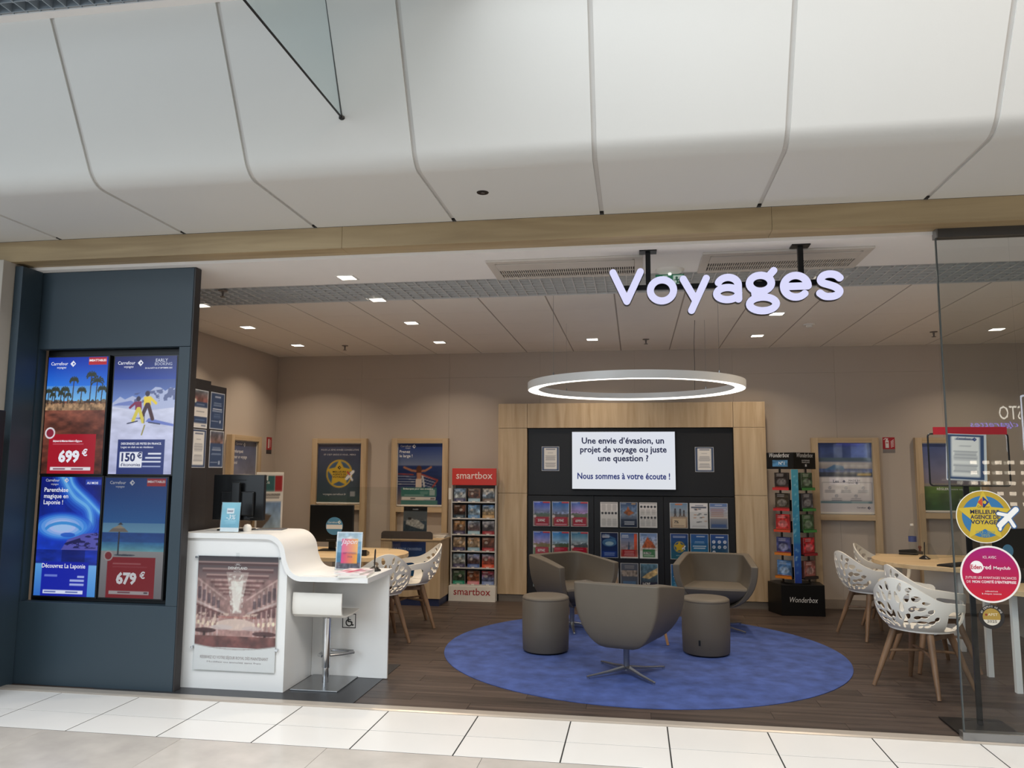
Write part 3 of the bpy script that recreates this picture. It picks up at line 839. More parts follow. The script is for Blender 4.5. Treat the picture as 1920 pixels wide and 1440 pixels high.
p.rect(0.13, 0.0, 0.88, 0.29, (28, 44, 112)).rect(0.17, 0.055, 0.53, 0.185, (236, 238, 248)).rect(0.62, 0.165, 0.83, 0.178, (228, 232, 246)).rect(0.58, 0.13, 0.83, 0.143, (228, 232, 246)).rect(0.53, 0.098, 0.83, 0.110, (228, 232, 246)).rect(0.54, 0.06, 0.83, 0.07, (196, 204, 232), 0.8)
t, w, h, y = screen('advertising_screen', 'upper right screen with two skiers on snow and 150 euro box', -3.957, -3.437, 1.55, 2.449, p)
header(t, w, h, y); text('EARLY', t, 0.135, h - 0.046, lit((206, 212, 232)), h=0.036, y=y, bold=0.01); text('BOOKING', t, 0.150, h - 0.073, lit((206, 212, 232)), h=0.032, y=y)
text('DU 26 AOÛT AU 27 SEPTEMBRE 2025', t, 0.112, h - 0.098, LW, w=0.225, h=0.016, y=y, bold=0.015)
text('DESCENDEZ LES PISTES EN FRANCE.', t, -0.165, 0.222, LW, w=0.335, h=0.022, y=y, align='L', bold=0.02)
text('Logez en club ou en résidence', t, -0.165, 0.196, LW, w=0.27, h=0.022, y=y, align='L', bold=0.008)
NB = lit((20, 34, 96)); text('150', t, -0.098, 0.098, NB, h=0.085, y=y, bold=0.04); text('€', t, -0.006, 0.120, NB, h=0.06, y=y, bold=0.03)
text("d'économies", t, -0.078, 0.060, NB, w=0.165, h=0.034, y=y, bold=0.02)
# 3: northern lights
p = Pic(128, 222, (14, 34, 160), 0.577)
p.grad(0.38, 1.0, (24, 60, 190), (10, 22, 110)).noise(4, 8, 21, 0.35, 0.38, 1)
for k, (col, wd, a) in enumerate((((34, 90, 210), 0.17, 0.35), ((40, 110, 220), 0.12, 0.4), ((70, 140, 230), 0.08, 0.4), ((100, 180, 240), 0.05, 0.4), ((150, 220, 250), 0.022, 0.45))):
    p.line(smooth([(0.35, 1.0), (0.55, 0.84), (0.80, 0.74), (0.86, 0.62), (0.78, 0.56), (0.6, 0.54)]), wd, col, a)
    p.line(smooth([(1.0, 0.70), (0.80, 0.80), (0.55, 0.92), (0.48, 1.0)]), wd * 0.6, col, a)
for s, col in ((1.08, (30, 80, 200)), (0.98, (50, 120, 220)), (0.88, (80, 160, 235)), (0.76, (130, 180, 240)), (0.62, (176, 190, 236)), (0.48, (196, 200, 240)), (0.34, (150, 200, 240))):
    p.ell(0.40, 0.58, 0.46 * s, 0.115 * s, col, 0.5)
p.line(E_(0.42, 0.535, 0.3, 0.075, 20, 160), 0.022, (40, 130, 210), 0.8).ell(0.5, 0.51, 0.12, 0.02, (30, 80, 190), 0.8)
p.poly([(0.42, 0.40), (0.5, 0.47), (0.62, 0.495), (0.75, 0.52), (0.9, 0.53), (1, 0.53), (1, 0.385), (0.4, 0.385)], (84, 84, 170))
m_ = (vnoise(p.U, p.V, 12, 50, 22) > 0.53) & (p.V > 0.40) & (p.V < 0.36 + 0.18 * p.U) & (p.U > 0.42); p.put(m_, (26, 26, 74), 0.9)
p.grad(0.0, 0.385, (30, 60, 170), (20, 44, 150)).noise(5, 30, 23, 0.3, 0, 0.385).rect(0.42, 0.28, 0.8, 0.385, (14, 22, 84), 0.55)
p.grad(0.0, 0.27, (50, 110, 200), (90, 160, 225), 0, 0.12).grad(0.0, 0.26, (70, 140, 215), (110, 170, 230), 0.86, 1)
p.rect(0.11, 0.0, 0.87, 0.285, (22, 36, 168)).rect(0.15, 0.02, 0.80, 0.05, (214, 222, 248)).rect(0.17, 0.03, 0.36, 0.04, (40, 60, 150), 0.8).rect(0.52, 0.03, 0.72, 0.04, (40, 60, 150), 0.8)
p.rect(0.70, 0.155, 0.81, 0.172, (190, 204, 246), 0.85).rect(0.58, 0.122, 0.81, 0.14, (190, 204, 246), 0.85).rect(0.58, 0.09, 0.81, 0.108, (190, 204, 246), 0.85).rect(0.16, 0.16, 0.37, 0.178, (140, 160, 230), 0.7)
p.rect(0.735, 0.935, 0.99, 0.98, (40, 66, 170))
t, w, h, y = screen('advertising_screen', 'lower left screen with blue northern lights over a lake', -4.517, -4.003, 0.635, 1.525, p)
header(t, w, h, y, 0.8, 0.6, -0.16, 0.027)
text('AU MOIS', t, 0.18, h - 0.052, LW, w=0.095, y=y, bold=0.02)
for k, s_ in enumerate(('Parenthèse', 'magique en', 'Laponie !')): text(s_, t, -0.225, h - 0.113 - 0.047 * k, LW, h=0.046, y=y, align='L', bold=0.012)
text('Découvrez La Laponie', t, -0.018, 0.208, LW, w=0.365, h=0.046, y=y, bold=0.012)
# 4: beach parasol, dimmer
p = Pic(128, 222, (20, 60, 140), 0.577)
p.grad(0.53, 1.0, (110, 160, 190), (14, 52, 120)).grad(0.62, 1.0, (40, 96, 160), (14, 52, 118)).grad(0.46, 0.54, (40, 84, 150), (30, 70, 140)).grad(0.385, 0.46, (110, 170, 180), (50, 110, 165)).noise(10, 40, 31, 0.12, 0.385, 0.54)
p.grad(0, 0.385, (120, 118, 122), (150, 150, 152))
p.line([(0.27, 0.36), (0.275, 0.58)], 0.012, (50, 54, 62)).poly([(0.10, 0.545), (0.42, 0.545), (0.36, 0.575), (0.16, 0.575)], (120, 110, 100)).poly([(0.16, 0.575), (0.36, 0.575), (0.28, 0.605)], (150, 140, 124)).poly([(0.24, 0.605), (0.33, 0.605), (0.29, 0.625)], (60, 60, 64)).ell(0.38, 0.352, 0.17, 0.007, (60, 66, 78))
p.rect(0.11, 0.0, 0.88, 0.335, (138, 26, 34)).circ(0.12, 0.345, 0.075, (170, 160, 160)).circ(0.12, 0.345, 0.055, (130, 44, 48))
p.rect(0.2, 0.275, 0.65, 0.287, (176, 110, 112), 0.8).rect(0.2, 0.252, 0.75, 0.26, (160, 80, 86), 0.6).rect(0.16, 0.03, 0.80, 0.058, (176, 168, 170)).rect(0.3, 0.04, 0.5, 0.05, (110, 60, 70)).rect(0.72, 0.04, 0.78, 0.05, (60, 40, 50))
t, w, h, y = screen('advertising_screen', 'lower right dimmer screen with a straw beach parasol and 679 euro box', -3.972, -3.462, 0.637, 1.522, p, SCREEND)
header(t, w, h, y, 0.9, 0.35, -0.15, 0.015); tagbox(t, w, h, y, 'IMBATTABLES', 0.45)
LG = lit((196, 196, 200), 0.75); text('679', t, -0.035, 0.105, LG, h=0.110, y=y, bold=0.045); text('€', t, 0.094, 0.145, LG, h=0.066, y=y, bold=0.03)

# ---- far left: display totem just entering the picture
t = thing('digital_totem', 'edge of a blue lit display totem at the far left', 'display totem', (-4.72, 4.80, 0))
obj('casing', MB().box(-0.27, 0.27, 0, 0.09, 0.10, 2.0), BLACKP, t, bevel=0.006)
obj('foot', MB().box(-0.24, 0.24, -0.06, 0.15, 0.0, 0.10), BLACKP, t, bevel=0.006)
p = Pic(8, 40, (60, 120, 200), 0.3); p.grad(0.0, 1.0, (110, 150, 120), (50, 110, 210)).grad(0.35, 1.0, (120, 180, 230), (50, 100, 200))
sheet('display', p, 0.50, 1.72, SCREENP, t, (0, -0.0005, 0.22), 0.002)

# ---- dark partition behind the display wall with four notices
t = thing('partition', 'charcoal partition behind the display wall carrying four notices', 'partition', (-3.43, 5.53, 0))
obj('front_panel', MB().box(-0.02, 0.02, 0.0, 0.272, 0.0, 2.302), CHAR, t, bevel=0.002)
obj('rear_panel', MB().box(-0.02, 0.018, 0.2735, 0.52, 0.0, 2.274), CHAR, t, bevel=0.002)
NB2 = (58, 78, 112)
def a4(kind, seed=1):
    p = Pic(30, 42, (236, 236, 236), 0.707); rs = np.random.RandomState(seed)
    if kind == 'navy':
        p.rect(0.03, 0.02, 0.97, 0.98, NB2).lines(0.2, 0.8, 0.62, 0.74, 3, (190, 204, 224), 0.7, seed).lines(0.12, 0.88, 0.47, 0.57, 2, (225, 230, 240), 0.9, seed).lines(0.25, 0.75, 0.30, 0.42, 3, (150, 170, 200), 0.6, seed).rect(0.1, 0.2, 0.6, 0.215, (200, 210, 226), 0.8).rect(0.68, 0.17, 0.78, 0.25, (200, 210, 226), 0.8).rect(0.3, 0.86, 0.72, 0.90, (220, 226, 238), 0.8)
    elif kind == 'letter':
        p.rect(0.02, 0.015, 0.98, 0.985, NB2).rect(0.13, 0.07, 0.87, 0.94, (236, 232, 226)).rect(0.24, 0.87, 0.78, 0.90, (70, 84, 120)).lines(0.32, 0.66, 0.72, 0.76, 1, (120, 120, 130)).lines(0.18, 0.82, 0.42, 0.64, 6, (110, 112, 122), 0.7, seed).lines(0.18, 0.82, 0.16, 0.34, 4, (110, 112, 122), 0.7, seed)
    elif kind == 'photo':
        p.rect(0.03, 0.02, 0.97, 0.98, NB2).grad(0.62, 0.98, (150, 110, 96), (86, 92, 106), 0.03, 0.97).noise(6, 6, seed, 0.6, 0.62, 0.98).rect(0.03, 0.60, 0.97, 0.66, NB2).lines(0.15, 0.85, 0.46, 0.56, 2, (225, 230, 240), 0.9, seed).lines(0.1, 0.9, 0.34, 0.40, 2, (170, 186, 210), 0.7, seed).rect(0.1, 0.13, 0.6, 0.15, (200, 210, 226), 0.8).rect(0.66, 0.08, 0.78, 0.19, (200, 210, 226), 0.8)
    elif kind == 'bands':
        p.rect(0.03, 0.02, 0.97, 0.98, (236, 230, 222)).grad(0.68, 0.98, (170, 100, 90), (100, 110, 116), 0.03, 0.97).noise(5, 8, seed, 0.5, 0.68, 0.98).rect(0.03, 0.54, 0.97, 0.69, NB2).rect(0.03, 0.12, 0.97, 0.30, NB2).lines(0.2, 0.8, 0.58, 0.64, 1, (220, 226, 238)).lines(0.2, 0.8, 0.40, 0.46, 1, (110, 112, 122)).lines(0.15, 0.85, 0.18, 0.24, 1, (120, 150, 190)).circ(0.14, 0.70, 0.08, (230, 220, 200)).rect(0.6, 0.05, 0.9, 0.085, (90, 104, 136))
    return p
for dy, z, kind, lb in ((0.13, 1.915, 'bands', 'upper left notice on the dark partition, with photo and white band'), (0.128, 1.602, 'letter', 'lower left letter notice with navy border on the dark partition'),
                        (0.386, 1.917, 'navy', 'upper right navy notice on the dark partition'), (0.40, 1.603, 'photo', 'lower right notice with a photo on top on the dark partition')):
    o = sheet('notice_sheet', a4(kind, int(z * 100)), 0.212, 0.302, PAPER, None, (-3.43 + (0.0201 if dy < 0.27 else 0.0181), 5.53 + dy, z), 0.0012)
    o.rotation_euler = (0, 0, R(90)); tag(o, lb, 'notice', 'notices on the dark partition')

# ================================================================== RECEPTION COUNTER
ct = thing('reception_counter', 'white lacquered counter with a flowing S shaped top stepping down to the right', 'counter', (-2.62, 5.42, 0))
X0 = -2.62
obj('cabinet_side', MB().box(-2.533 - X0, -2.515 - X0, 0.0185, 0.484, 0.004, 0.815), WHITE, ct)
obj('cabinet_left_side', MB().box(-3.325 - X0, -3.307 - X0, 0.0185, 0.52, 0.004, 1.08), WHITE, ct)
obj('modesty_panel', MB().box(-2.5145 - X0, -1.90 - X0, 0.485, 0.505, 0.004, 0.785), WHITE, ct, bevel=0.002)
# S profile: centre line from the high top down to the low top
cl = [(-3.36, 1.10)] + [(-2.68, 1.10)]
cl += [(-2.68 + 0.135 * math.sin(R(a)), 0.965 + 0.135 * math.cos(R(a))) for a in range(8, 83, 9)]
cl += [(-2.535, 0.93)]
cl += [(-2.40 - 0.125 * math.cos(R(a)), 0.93 - 0.125 * math.sin(R(a))) for a in range(16, 91, 9)]
cl += [(-1.895, 0.805)]
def offs(pts, d):
    out = []
    for i, q in enumerate(pts):
        a = pts[max(i - 1, 0)]; b = pts[min(i + 1, len(pts) - 1)]
        dx, dz = b[0] - a[0], b[1] - a[1]; l = math.hypot(dx, dz)
        out.append((q[0] - dz / l * d, q[1] + dx / l * d))
    return out
tp = offs(cl, 0.018); bt = offs(cl, -0.018)
n = len(tp)
vs = []
for yy in (-0.022, 0.56):
    vs += [(a - X0, yy, b) for a, b in tp] + [(a - X0, yy, b) for a, b in bt]
fs = []
for i in range(n - 1):
    fs += [(i, i + 1, 2 * n + i + 1, 2 * n + i), (n + i + 1, n + i, 3 * n + i, 3 * n + i + 1)]
    fs += [(n + i, n + i + 1, i + 1, i), (2 * n + i, 2 * n + i + 1, 3 * n + i + 1, 3 * n + i)]
fs += [(0, 2 * n, 3 * n, n), (n - 1, 2 * n - 1, 4 * n - 1, 3 * n - 1)]
obj('wave_top', MB().add(vs, fs), WHITE, ct, smooth=35)
low = [(a, b) for a, b in bt if a < -2.517 and a > -3.3]
fp = [(-3.325, 0.004), (-2.515, 0.004), (-2.515, 0.815)] + [(a, b - 0.001) for a, b in reversed(low)] + [(-3.325, 1.081)]
obj('cabinet_front', MB().prism([(a - X0, b) for a, b in fp], 0.0, 0.018, 'XZ'), WHITE, ct)
# wheelchair symbol
wc = MB()
def icon(X, Y):
    f = 0.055 - np.maximum(np.abs(X), np.abs(Y)); bd = np.minimum(f, 0.006 - f)
    d = 0.0045 - seg_dist(X, Y, E_(0.0, -0.014, 0.024, 0.024, 120, 370, 18))
    d = np.maximum(d, 0.005 - seg_dist(X, Y, [(-0.008, 0.02), (-0.006, -0.006), (0.016, -0.006), (0.026, -0.032), (0.034, -0.03)]))
    d = np.maximum(d, 0.004 - seg_dist(X, Y, [(-0.008, 0.01), (0.012, 0.008)]))
    d = np.maximum(d, 0.007 - np.hypot(X + 0.009, Y - 0.033))
    return np.maximum(d, bd)
v, fc = msq(icon, -0.06, 0.06, -0.06, 0.06, 60, 60)
obj('wheelchair_symbol', solid(v, fc, lambda a, b, s: (a, -0.001 if s == 0 else 0, b)), ink((34, 34, 36)), ct, loc=(-2.215 - X0, 0.4848, 0.425))
# ---- poster panel on the counter front
po = thing('counter_poster', 'framed poster of a grand pink hotel hall on the white counter front', 'poster', (-2.895, 5.415, 0.138))
w, h = 0.63, 0.815
p = Pic(110, 142, (236, 234, 232), w / h)
p.grad(0.2, 1.0, (192, 146, 138), (140, 114, 112))
p.grad(0.80, 1.0, (146, 118, 116), (74, 70, 74))
for k in range(7):           # coffered ceiling beams towards the vanishing point
    v0 = 0.94 - k * 0.062 * (1 - 0.05 * k); hw = 0.5 - 0.055 * k
    p.rect(0.5 - hw, v0, 0.5 + hw, v0 + 0.012, (196, 160, 152), 0.8).rect(0.5 - hw, v0 - 0.022, 0.5 + hw, v0 - 0.004, (104, 66, 66), 0.5)
for sg_ in (-1, 1):
    for k in range(6):
        uu = 0.5 + sg_ * (0.50 - 0.055 * k); p.line([(uu, 0.30), (uu, 0.80 - 0.035 * k)], 0.010, (206, 176, 170), 0.8)
    p.line([(0.5 + sg_ * 0.5, 0.60), (0.5 + sg_ * 0.15, 0.50)], 0.012, (214, 186, 180), 0.9).line([(0.5 + sg_ * 0.5, 0.57), (0.5 + sg_ * 0.15, 0.485)], 0.008, (110, 70, 70), 0.8).line([(0.5 + sg_ * 0.5, 0.80), (0.5 + sg_ * 0.13, 0.62)], 0.010, (204, 170, 162), 0.8)
for sg_ in (-1, 1):
    for k in range(5):
        u0 = 0.5 + sg_ * (0.485 - 0.06 * k); u1 = 0.5 + sg_ * (0.445 - 0.06 * k)
        p.rect(min(u0, u1), 0.47 - 0.004 * k, max(u0, u1), 0.555 - 0.014 * k, (92, 60, 62), 0.75).rect(min(u0, u1), 0.62 - 0.02 * k, max(u0, u1), 0.73 - 0.03 * k, (86, 70, 78), 0.7)
        p.ell((u0 + u1) / 2, 0.415 - 0.004 * k, 0.016, 0.02, (255, 232, 200), 0.9)
p.noise(24, 24, 41, 0.25, 0.2, 0.8)
p.poly([(0.36, 0.86), (0.64, 0.86), (0.54, 0.50), (0.46, 0.50)], (226, 206, 196), 0.55).poly([(0.42, 0.78), (0.58, 0.78), (0.53, 0.52), (0.47, 0.52)], (255, 246, 236), 0.8)
m_ = (vnoise(p.U, p.V, 40, 50, 42) > 0.56) & (np.abs(p.U - 0.5) < 0.16 * (p.V - 0.4) + 0.05) & (p.V > 0.5) & (p.V < 0.84); p.put(m_, (255, 250, 240), 0.7)
m_ = (vnoise(p.U, p.V, 30, 26, 43) > 0.58) & (p.V > 0.36) & (p.V < 0.50); p.put(m_, (250, 220, 200), 0.7)
p.ell(0.5, 0.40, 0.24, 0.05, (240, 214, 200), 0.8).ell(0.33, 0.375, 0.14, 0.022, (220, 200, 196), 0.8).ell(0.70, 0.37, 0.12, 0.02, (214, 190, 186), 0.8)
p.ell(0.12, 0.345, 0.14, 0.022, (70, 40, 42), 0.9).ell(0.86, 0.325, 0.15, 0.022, (78, 44, 46), 0.9).rect(0.1, 0.26, 0.13, 0.34, (54, 30, 32), 0.9).rect(0.85, 0.25, 0.88, 0.32, (54, 30, 32), 0.9)
p.grad(0.20, 0.30, (110, 62, 60), (128, 82, 78)).noise(14, 20, 44, 0.4, 0.20, 0.30)
p.put(p.V < 0.225 - 0.035 * (1 - ((p.U - 0.5) / 0.5) ** 2) + 0.02 * (0.5 - p.U) * 0, (234, 232, 231)).put((np.abs(p.V - (0.222 - 0.035 * (1 - ((p.U - 0.5) / 0.5) ** 2))) < 0.004), (170, 160, 156))
sheet('printed_sheet', p, w, h, GLOSSP, po, (0, -0.006, 0), 0.002)
text('DISNEYLAND', po, 0, 0.722, ink((238, 232, 228)), w=0.15, y=-0.0085, bold=0.02); text('HOTEL', po, 0, 0.700, ink((220, 208, 204)), w=0.06, y=-0.0085)
cr = MB()
for k in range(5): a = R(30 + 30 * k); cr.add([(0.012 * math.cos(a) - 0.003, 0, 0.012 * math.sin(a)), (0.012 * math.cos(a) + 0.003, 0, 0.012 * math.sin(a)), (0.034 * math.cos(a), 0, 0.030 * math.sin(a))], [(0, 1, 2)])
obj('crown_ornament', cr, ink((230, 222, 218)), po, loc=(0, -0.0088, 0.742))
text('DISNEYLAND  PARIS', po, 0, 0.672, ink((170, 140, 140)), w=0.16, h=0.012, y=-0.0085)
text('RÉSERVEZ ICI VOTRE SÉJOUR ROYAL DÈS MAINTENANT', po, 0, 0.082, ink((150, 134, 132)), w=0.53, h=0.030, y=-0.0085)
text('Modifiez ou annulez sans frais', po, 0, 0.055, ink((150, 140, 140)), w=0.42, h=0.017, y=-0.0085)
text('VOTRE PARENTHÈSE CONTE DE FÉES', po, 0.01, 0.372, ink((206, 120, 110)), w=0.30, h=0.018, y=-0.0085)
obj('acrylic_cover', MB().box(-0.318, 0.322, -0.0155, -0.0125, -0.006, 0.822), ACRYL, po)
for x, z in ((-0.328, 0.805), (0.331, 0.808), (-0.330, 0.158), (0.328, 0.160)):
    obj('standoff', MB().prism(arc(0, 0, 0.009, 0.009, 0, 345, 15), -0.02, 0.0045, 'XZ'), CHROME, po, loc=(x, 0, z), smooth=40)
obj('hanging_clip', MB().box(-0.013, 0.013, -0.018, -0.016, 0.80, 0.842), ACRYL, po)

# ---- bar stool
bs = thing('bar_stool', 'white bent shell bar stool on a chrome column at the low counter', 'stool', (-2.31, 5.70, 0.0045))
prof = [(-0.205, 0.69), (-0.212, 0.62), (-0.212, 0.575), (-0.20, 0.535), (-0.17, 0.512), (-0.12, 0.503), (0.0, 0.50), (0.12, 0.505), (0.17, 0.512)]
q1 = [(a, b) for a, b in prof]; q2 = offs(prof, 0.014)
n = len(prof); vs = []; fs = []
for xx in (-0.19, 0.19):
    vs += [(xx, a, b) for a, b in q1] + [(xx, a, b) for a, b in q2]
for i in range(n - 1):
    fs += [(i, 2 * n + i, 2 * n + i + 1, i + 1), (n + i + 1, 3 * n + i + 1, 3 * n + i, n + i), (i, i + 1, n + i + 1, n + i), (2 * n + i + 1, 2 * n + i, 3 * n + i, 3 * n + i + 1)]
fs += [(0, n, 3 * n, 2 * n), (n - 1, 3 * n - 1, 4 * n - 1, 2 * n - 1)]
obj('seat_shell', MB().add(vs, fs), WHITE_PLASTIC, bs, bevel=0.004, smooth=35, seg=3)
obj('seat_mount', MB().lathe([(0.035, 0.478), (0.07, 0.497)], 20), CHROME, bs)
obj('column', MB().lathe([(0.030, 0.115), (0.031, 0.12), (0.031, 0.478), (0.03, 0.479)], 24), CHROME, bs, smooth=40)
obj('lower_sleeve', MB().lathe([(0.026, 0.009), (0.026, 0.1145)], 24), CHROME, bs, smooth=40)
fr = [(-0.05, 0.0, 0.225), (-0.06, 0.09, 0.225), (-0.03, 0.16, 0.225), (0.06, 0.175, 0.225), (0.15, 0.16, 0.225), (0.17, 0.12, 0.225), (0.10, 0.05, 0.225), (0.03, 0.0, 0.225)]
obj('footrest', MB().tube([(-0.025, -0.02, 0.20), (-0.055, -0.01, 0.205)] + [(a, b, 0.205) for a, b, c in fr[1:]], 0.011, 10), CHROME, bs, smooth=40)
obj('base_plate', MB().box(-0.18, 0.18, -0.22, 0.20, 0.0, 0.009), STEEL, bs, bevel=0.002)

# ---- things on the counter
mo = thing('monitor', 'black computer monitor seen from behind on the high counter top', 'monitor', (-3.085, 5.74, 1.1185))
obj('screen_housing', MB().box(-0.215, 0.215, -0.018, 0.018, 0.075, 0.43), BLACKP, mo, bevel=0.006)
obj('rear_hump', MB().box(-0.14, 0.14, -0.042, -0.0185, 0.11, 0.30), BLACKP, mo, bevel=0.01)
obj('vent_slot', MB().box(-0.06, 0.06, -0.0195, -0.0185, 0.385, 0.391), pm('slot_black', (6, 6, 7), 0.6), mo)
obj('stand_post', MB().box(-0.035, 0.035, -0.07, -0.043, 0.012, 0.37), BLACKP, mo, bevel=0.006)
obj('stand_base', MB().box(-0.12, 0.12, -0.11, 0.06, 0.0, 0.0115), BLACKP, mo, bevel=0.005)
obj('cable', MB().tube([(0.09, -0.03, 0.105), (0.12, -0.05, 0.08), (0.07, -0.055, 0.085), (0.14, -0.035, 0.10)], 0.004, 6), BLACKP, mo)

def stander(name, label, loc, w, h, pic, tilt=-0.12, mtp=PAPER, cat='sign'):
    t = thing(name, label, cat, loc)
    e = obj('acrylic_holder', MB().box(-w / 2 - 0.004, w / 2 + 0.004, 0.0, 0.003, 0.0, h + 0.004).box(-w / 2 - 0.004, w / 2 + 0.004, -0.0055, -0.0035, 0.0, h + 0.004), ACRYL, t)
    e.rotation_euler = (tilt, 0, 0); e.location = (0, 0, 0.004)
    s = sheet('printed_sheet', pic, w, h, mtp, t, (0, -0.0006, 0.005), 0.0015); s.rotation_euler = (tilt, 0, 0)
    obj('foot', MB().box(-w / 2 - 0.004, w / 2 + 0.004, 0.0, 0.075, 0.0, 0.003), ACRYL, t)
    return t, s
p = Pic(30, 46, (110, 180, 204), 0.65); p.grad(0, 0.14, (224, 232, 236), (224, 232, 236)).grad(0.14, 1, (92, 168, 196), (126, 196, 214)).noise(3, 6, 51, 0.08, 0.14, 1).rect(0.28, 0.62, 0.68, 0.80, (236, 240, 244)).rect(0.36, 0.68, 0.62, 0.72, (130, 140, 160), 0.7).rect(0.2, 0.36, 0.84, 0.375, (220, 236, 240), 0.8).rect(0.25, 0.30, 0.78, 0.312, (220, 236, 240), 0.6)
t, s = stander('discount_sign', 'small light blue acrylic sign reading minus 3 percent on the high counter', (-3.02, 5.485, 1.1185), 0.148, 0.218, p, tilt=-0.1)
text('-3%', s, 0.005, 0.092, ink((240, 246, 250)), h=0.05, y=-0.0017, bold=0.008, shear=0.2)
text('SNCF', s, -0.004, 0.147, ink((90, 100, 130)), h=0.02, y=-0.0017, bold=0.01)
tag(obj('tablet', MB().box(-0.11, 0.11, -0.075, 0.075, 0, 0.007), pm('tablet_grey', (92, 96, 100), 0.25), None, bevel=0.003, loc=(-2.86, 5.84, 1.1185), rotz=0.15), 'flat grey tablet lying on the high counter top', 'tablet')
tag(obj('bell', MB().lathe([(0.0, 0.0), (0.03, 0.0), (0.032, 0.03), (0.022, 0.05), (0.0, 0.056)], 20, caps=False), WHITE_PLASTIC, None, smooth=60, loc=(-2.945, 5.62, 1.1185)), 'small white round case beside the minus 3 percent sign', 'case')
p = Pic(40, 54, (120, 170, 200), 0.74)
p.grad(0.75, 1, (190, 206, 216), (150, 180, 200)).poly([(0.1, 0.75), (0.55, 0.9), (0.9, 0.75)], (220, 226, 230)).grad(0.18, 0.75, (60, 120, 160), (110, 160, 190)).noise(8, 12, 61, 0.2).rect(0, 0, 1, 0.2, (92, 90, 104)).noise(14, 14, 62, 0.5, 0, 0.22)
tt = np.clip((p.U - 0.2) / 0.6, 0, 1)[..., None]; mk = ((p.U > 0.2) & (p.U < 0.84) & (p.V > 0.17) & (p.V < 0.82))[..., None]
p.C = np.where(mk, np.array((226, 66, 140.)) * (1 - tt) + np.array((250, 176, 70.)) * tt, p.C).copy(); p.border(0.03, (232, 236, 240))
t, s = stander('flyer_holder', 'acrylic holder with a pink and orange Japan flyer on the low counter', (-2.19, 5.78, 0.8235), 0.205, 0.285, p, tilt=-0.1)
text('Japon', s, -0.002, 0.195, ink((250, 240, 246)), h=0.055, y=-0.0017, shear=0.3); text('SEPTEMBRE', s, 0.008, 0.118, ink((120, 60, 110)), w=0.11, y=-0.0017); text('2026', s, 0.01, 0.092, ink((120, 60, 110)), w=0.04, y=-0.0017)
def magazine(label, loc, rz, cover, thick=0.012, size=(0.21, 0.29)):
    t = thing('magazine', label, 'magazine', loc, rz, 'magazines on the low counter')
    obj('pages', MB().box(-size[0] / 2, size[0] / 2, -size[1] / 2, size[1] / 2, 0.0, thick), WHITE_PLASTIC, t, bevel=0.001)
    s = sheet('cover', cover, size[0], size[1], PAPER, t, (0, -size[1] / 2, thick), 0.001); s.rotation_euler = (R(-90), 0, 0)
    return t
p = Pic(24, 30, (214, 200, 204), 0.72); p.noise(6, 6, 71, 0.3).poly([(0.1, 0.3), (0.9, 0.5), (0.9, 0.62), (0.1, 0.45)], (170, 50, 90)).poly([(0.4, 0.1), (0.55, 0.1), (0.65, 0.9), (0.5, 0.9)], (190, 70, 110))
magazine('lower magazine with pale pages at the front edge of the low counter', (-2.03, 5.535, 0.8235), R(8), p, 0.016)
magazine('upper magazine with pink ribbon cover on the low counter', (-2.05, 5.55, 0.8408), R(-4), p, 0.012, (0.20, 0.27))
tag(obj('paper_sheet', MB().box(-0.14, 0.14, -0.11, 0.11, 0, 0.0012), ink((238, 235, 233)), None, loc=(-2.27, 5.56, 0.8235), rotz=0.1), 'loose white paper sheet on the low counter beside the magazines', 'paper')
def pen(label, loc):
    t = thing('pen_stand', label, 'pen', loc, 0, 'black desk pens on stands')
    obj('base', MB().lathe([(0.0, 0.0), (0.05, 0.0), (0.05, 0.008), (0.03, 0.022), (0.012, 0.034), (0.0, 0.035)], 20, caps=False), BLACKP, t, smooth=40)
    obj('pen_body', MB().tube([(0, 0, 0.034), (0.002, 0, 0.10), (0.004, 0, 0.15), (0.005, 0, 0.165)], [0.004, 0.006, 0.006, 0.003], 10), BLACKP, t, smooth=40)
pen('black pen standing in a round base on the low counter', (-1.985, 5.80, 0.8235))

# ================================================================== WALL FRAMES
def wall_frame(label, loc, w, rotz, pic, pz0, ph, pw, decor=None, foot=True):
    """tall light-oak frame standing at the wall: poster above a cross rail, open below"""
    t = thing('poster_frame', label, 'poster frame', loc, rotz, 'tall light oak poster frames on the walls')
    d = 0.07; st = 0.075; top = 2.006
    for sg_ in (-1, 1):
        obj('stile', MB().box(sg_ * w / 2 - (st if sg_ > 0 else 0), sg_ * w / 2 + (0 if sg_ > 0 else st), -d, 0, 0.0, top), OAK, t, bevel=0.002)
    obj('top_rail', MB().box(-w / 2 + st, w / 2 - st, -d, 0, top - 0.06, top), OAKX, t)
    obj('cross_rail', MB().box(-w / 2 + st, w / 2 - st, -d, 0, pz0 - 0.095, pz0 - 0.03), OAKX, t)
    obj('backboard', MB().box(-w / 2 + st + 0.001, w / 2 - st - 0.001, -0.03, -0.002, pz0 - 0.029, top - 0.061), WHITE_PLASTIC, t)
    s = sheet('poster', pic, pw, ph, FRAMEDP, t, (0, -0.031, pz0), 0.0015)
    bz = MB().frame(-pw / 2 - 0.018, pw / 2 + 0.018, pz0 - 0.018, pz0 + ph + 0.018, 0.016, -0.045, -0.0335)
    obj('clip_frame', bz, WHITE_PLASTIC, t)
    if decor: decor(t, s)
    return t
AWARD = (196, 158, 40)
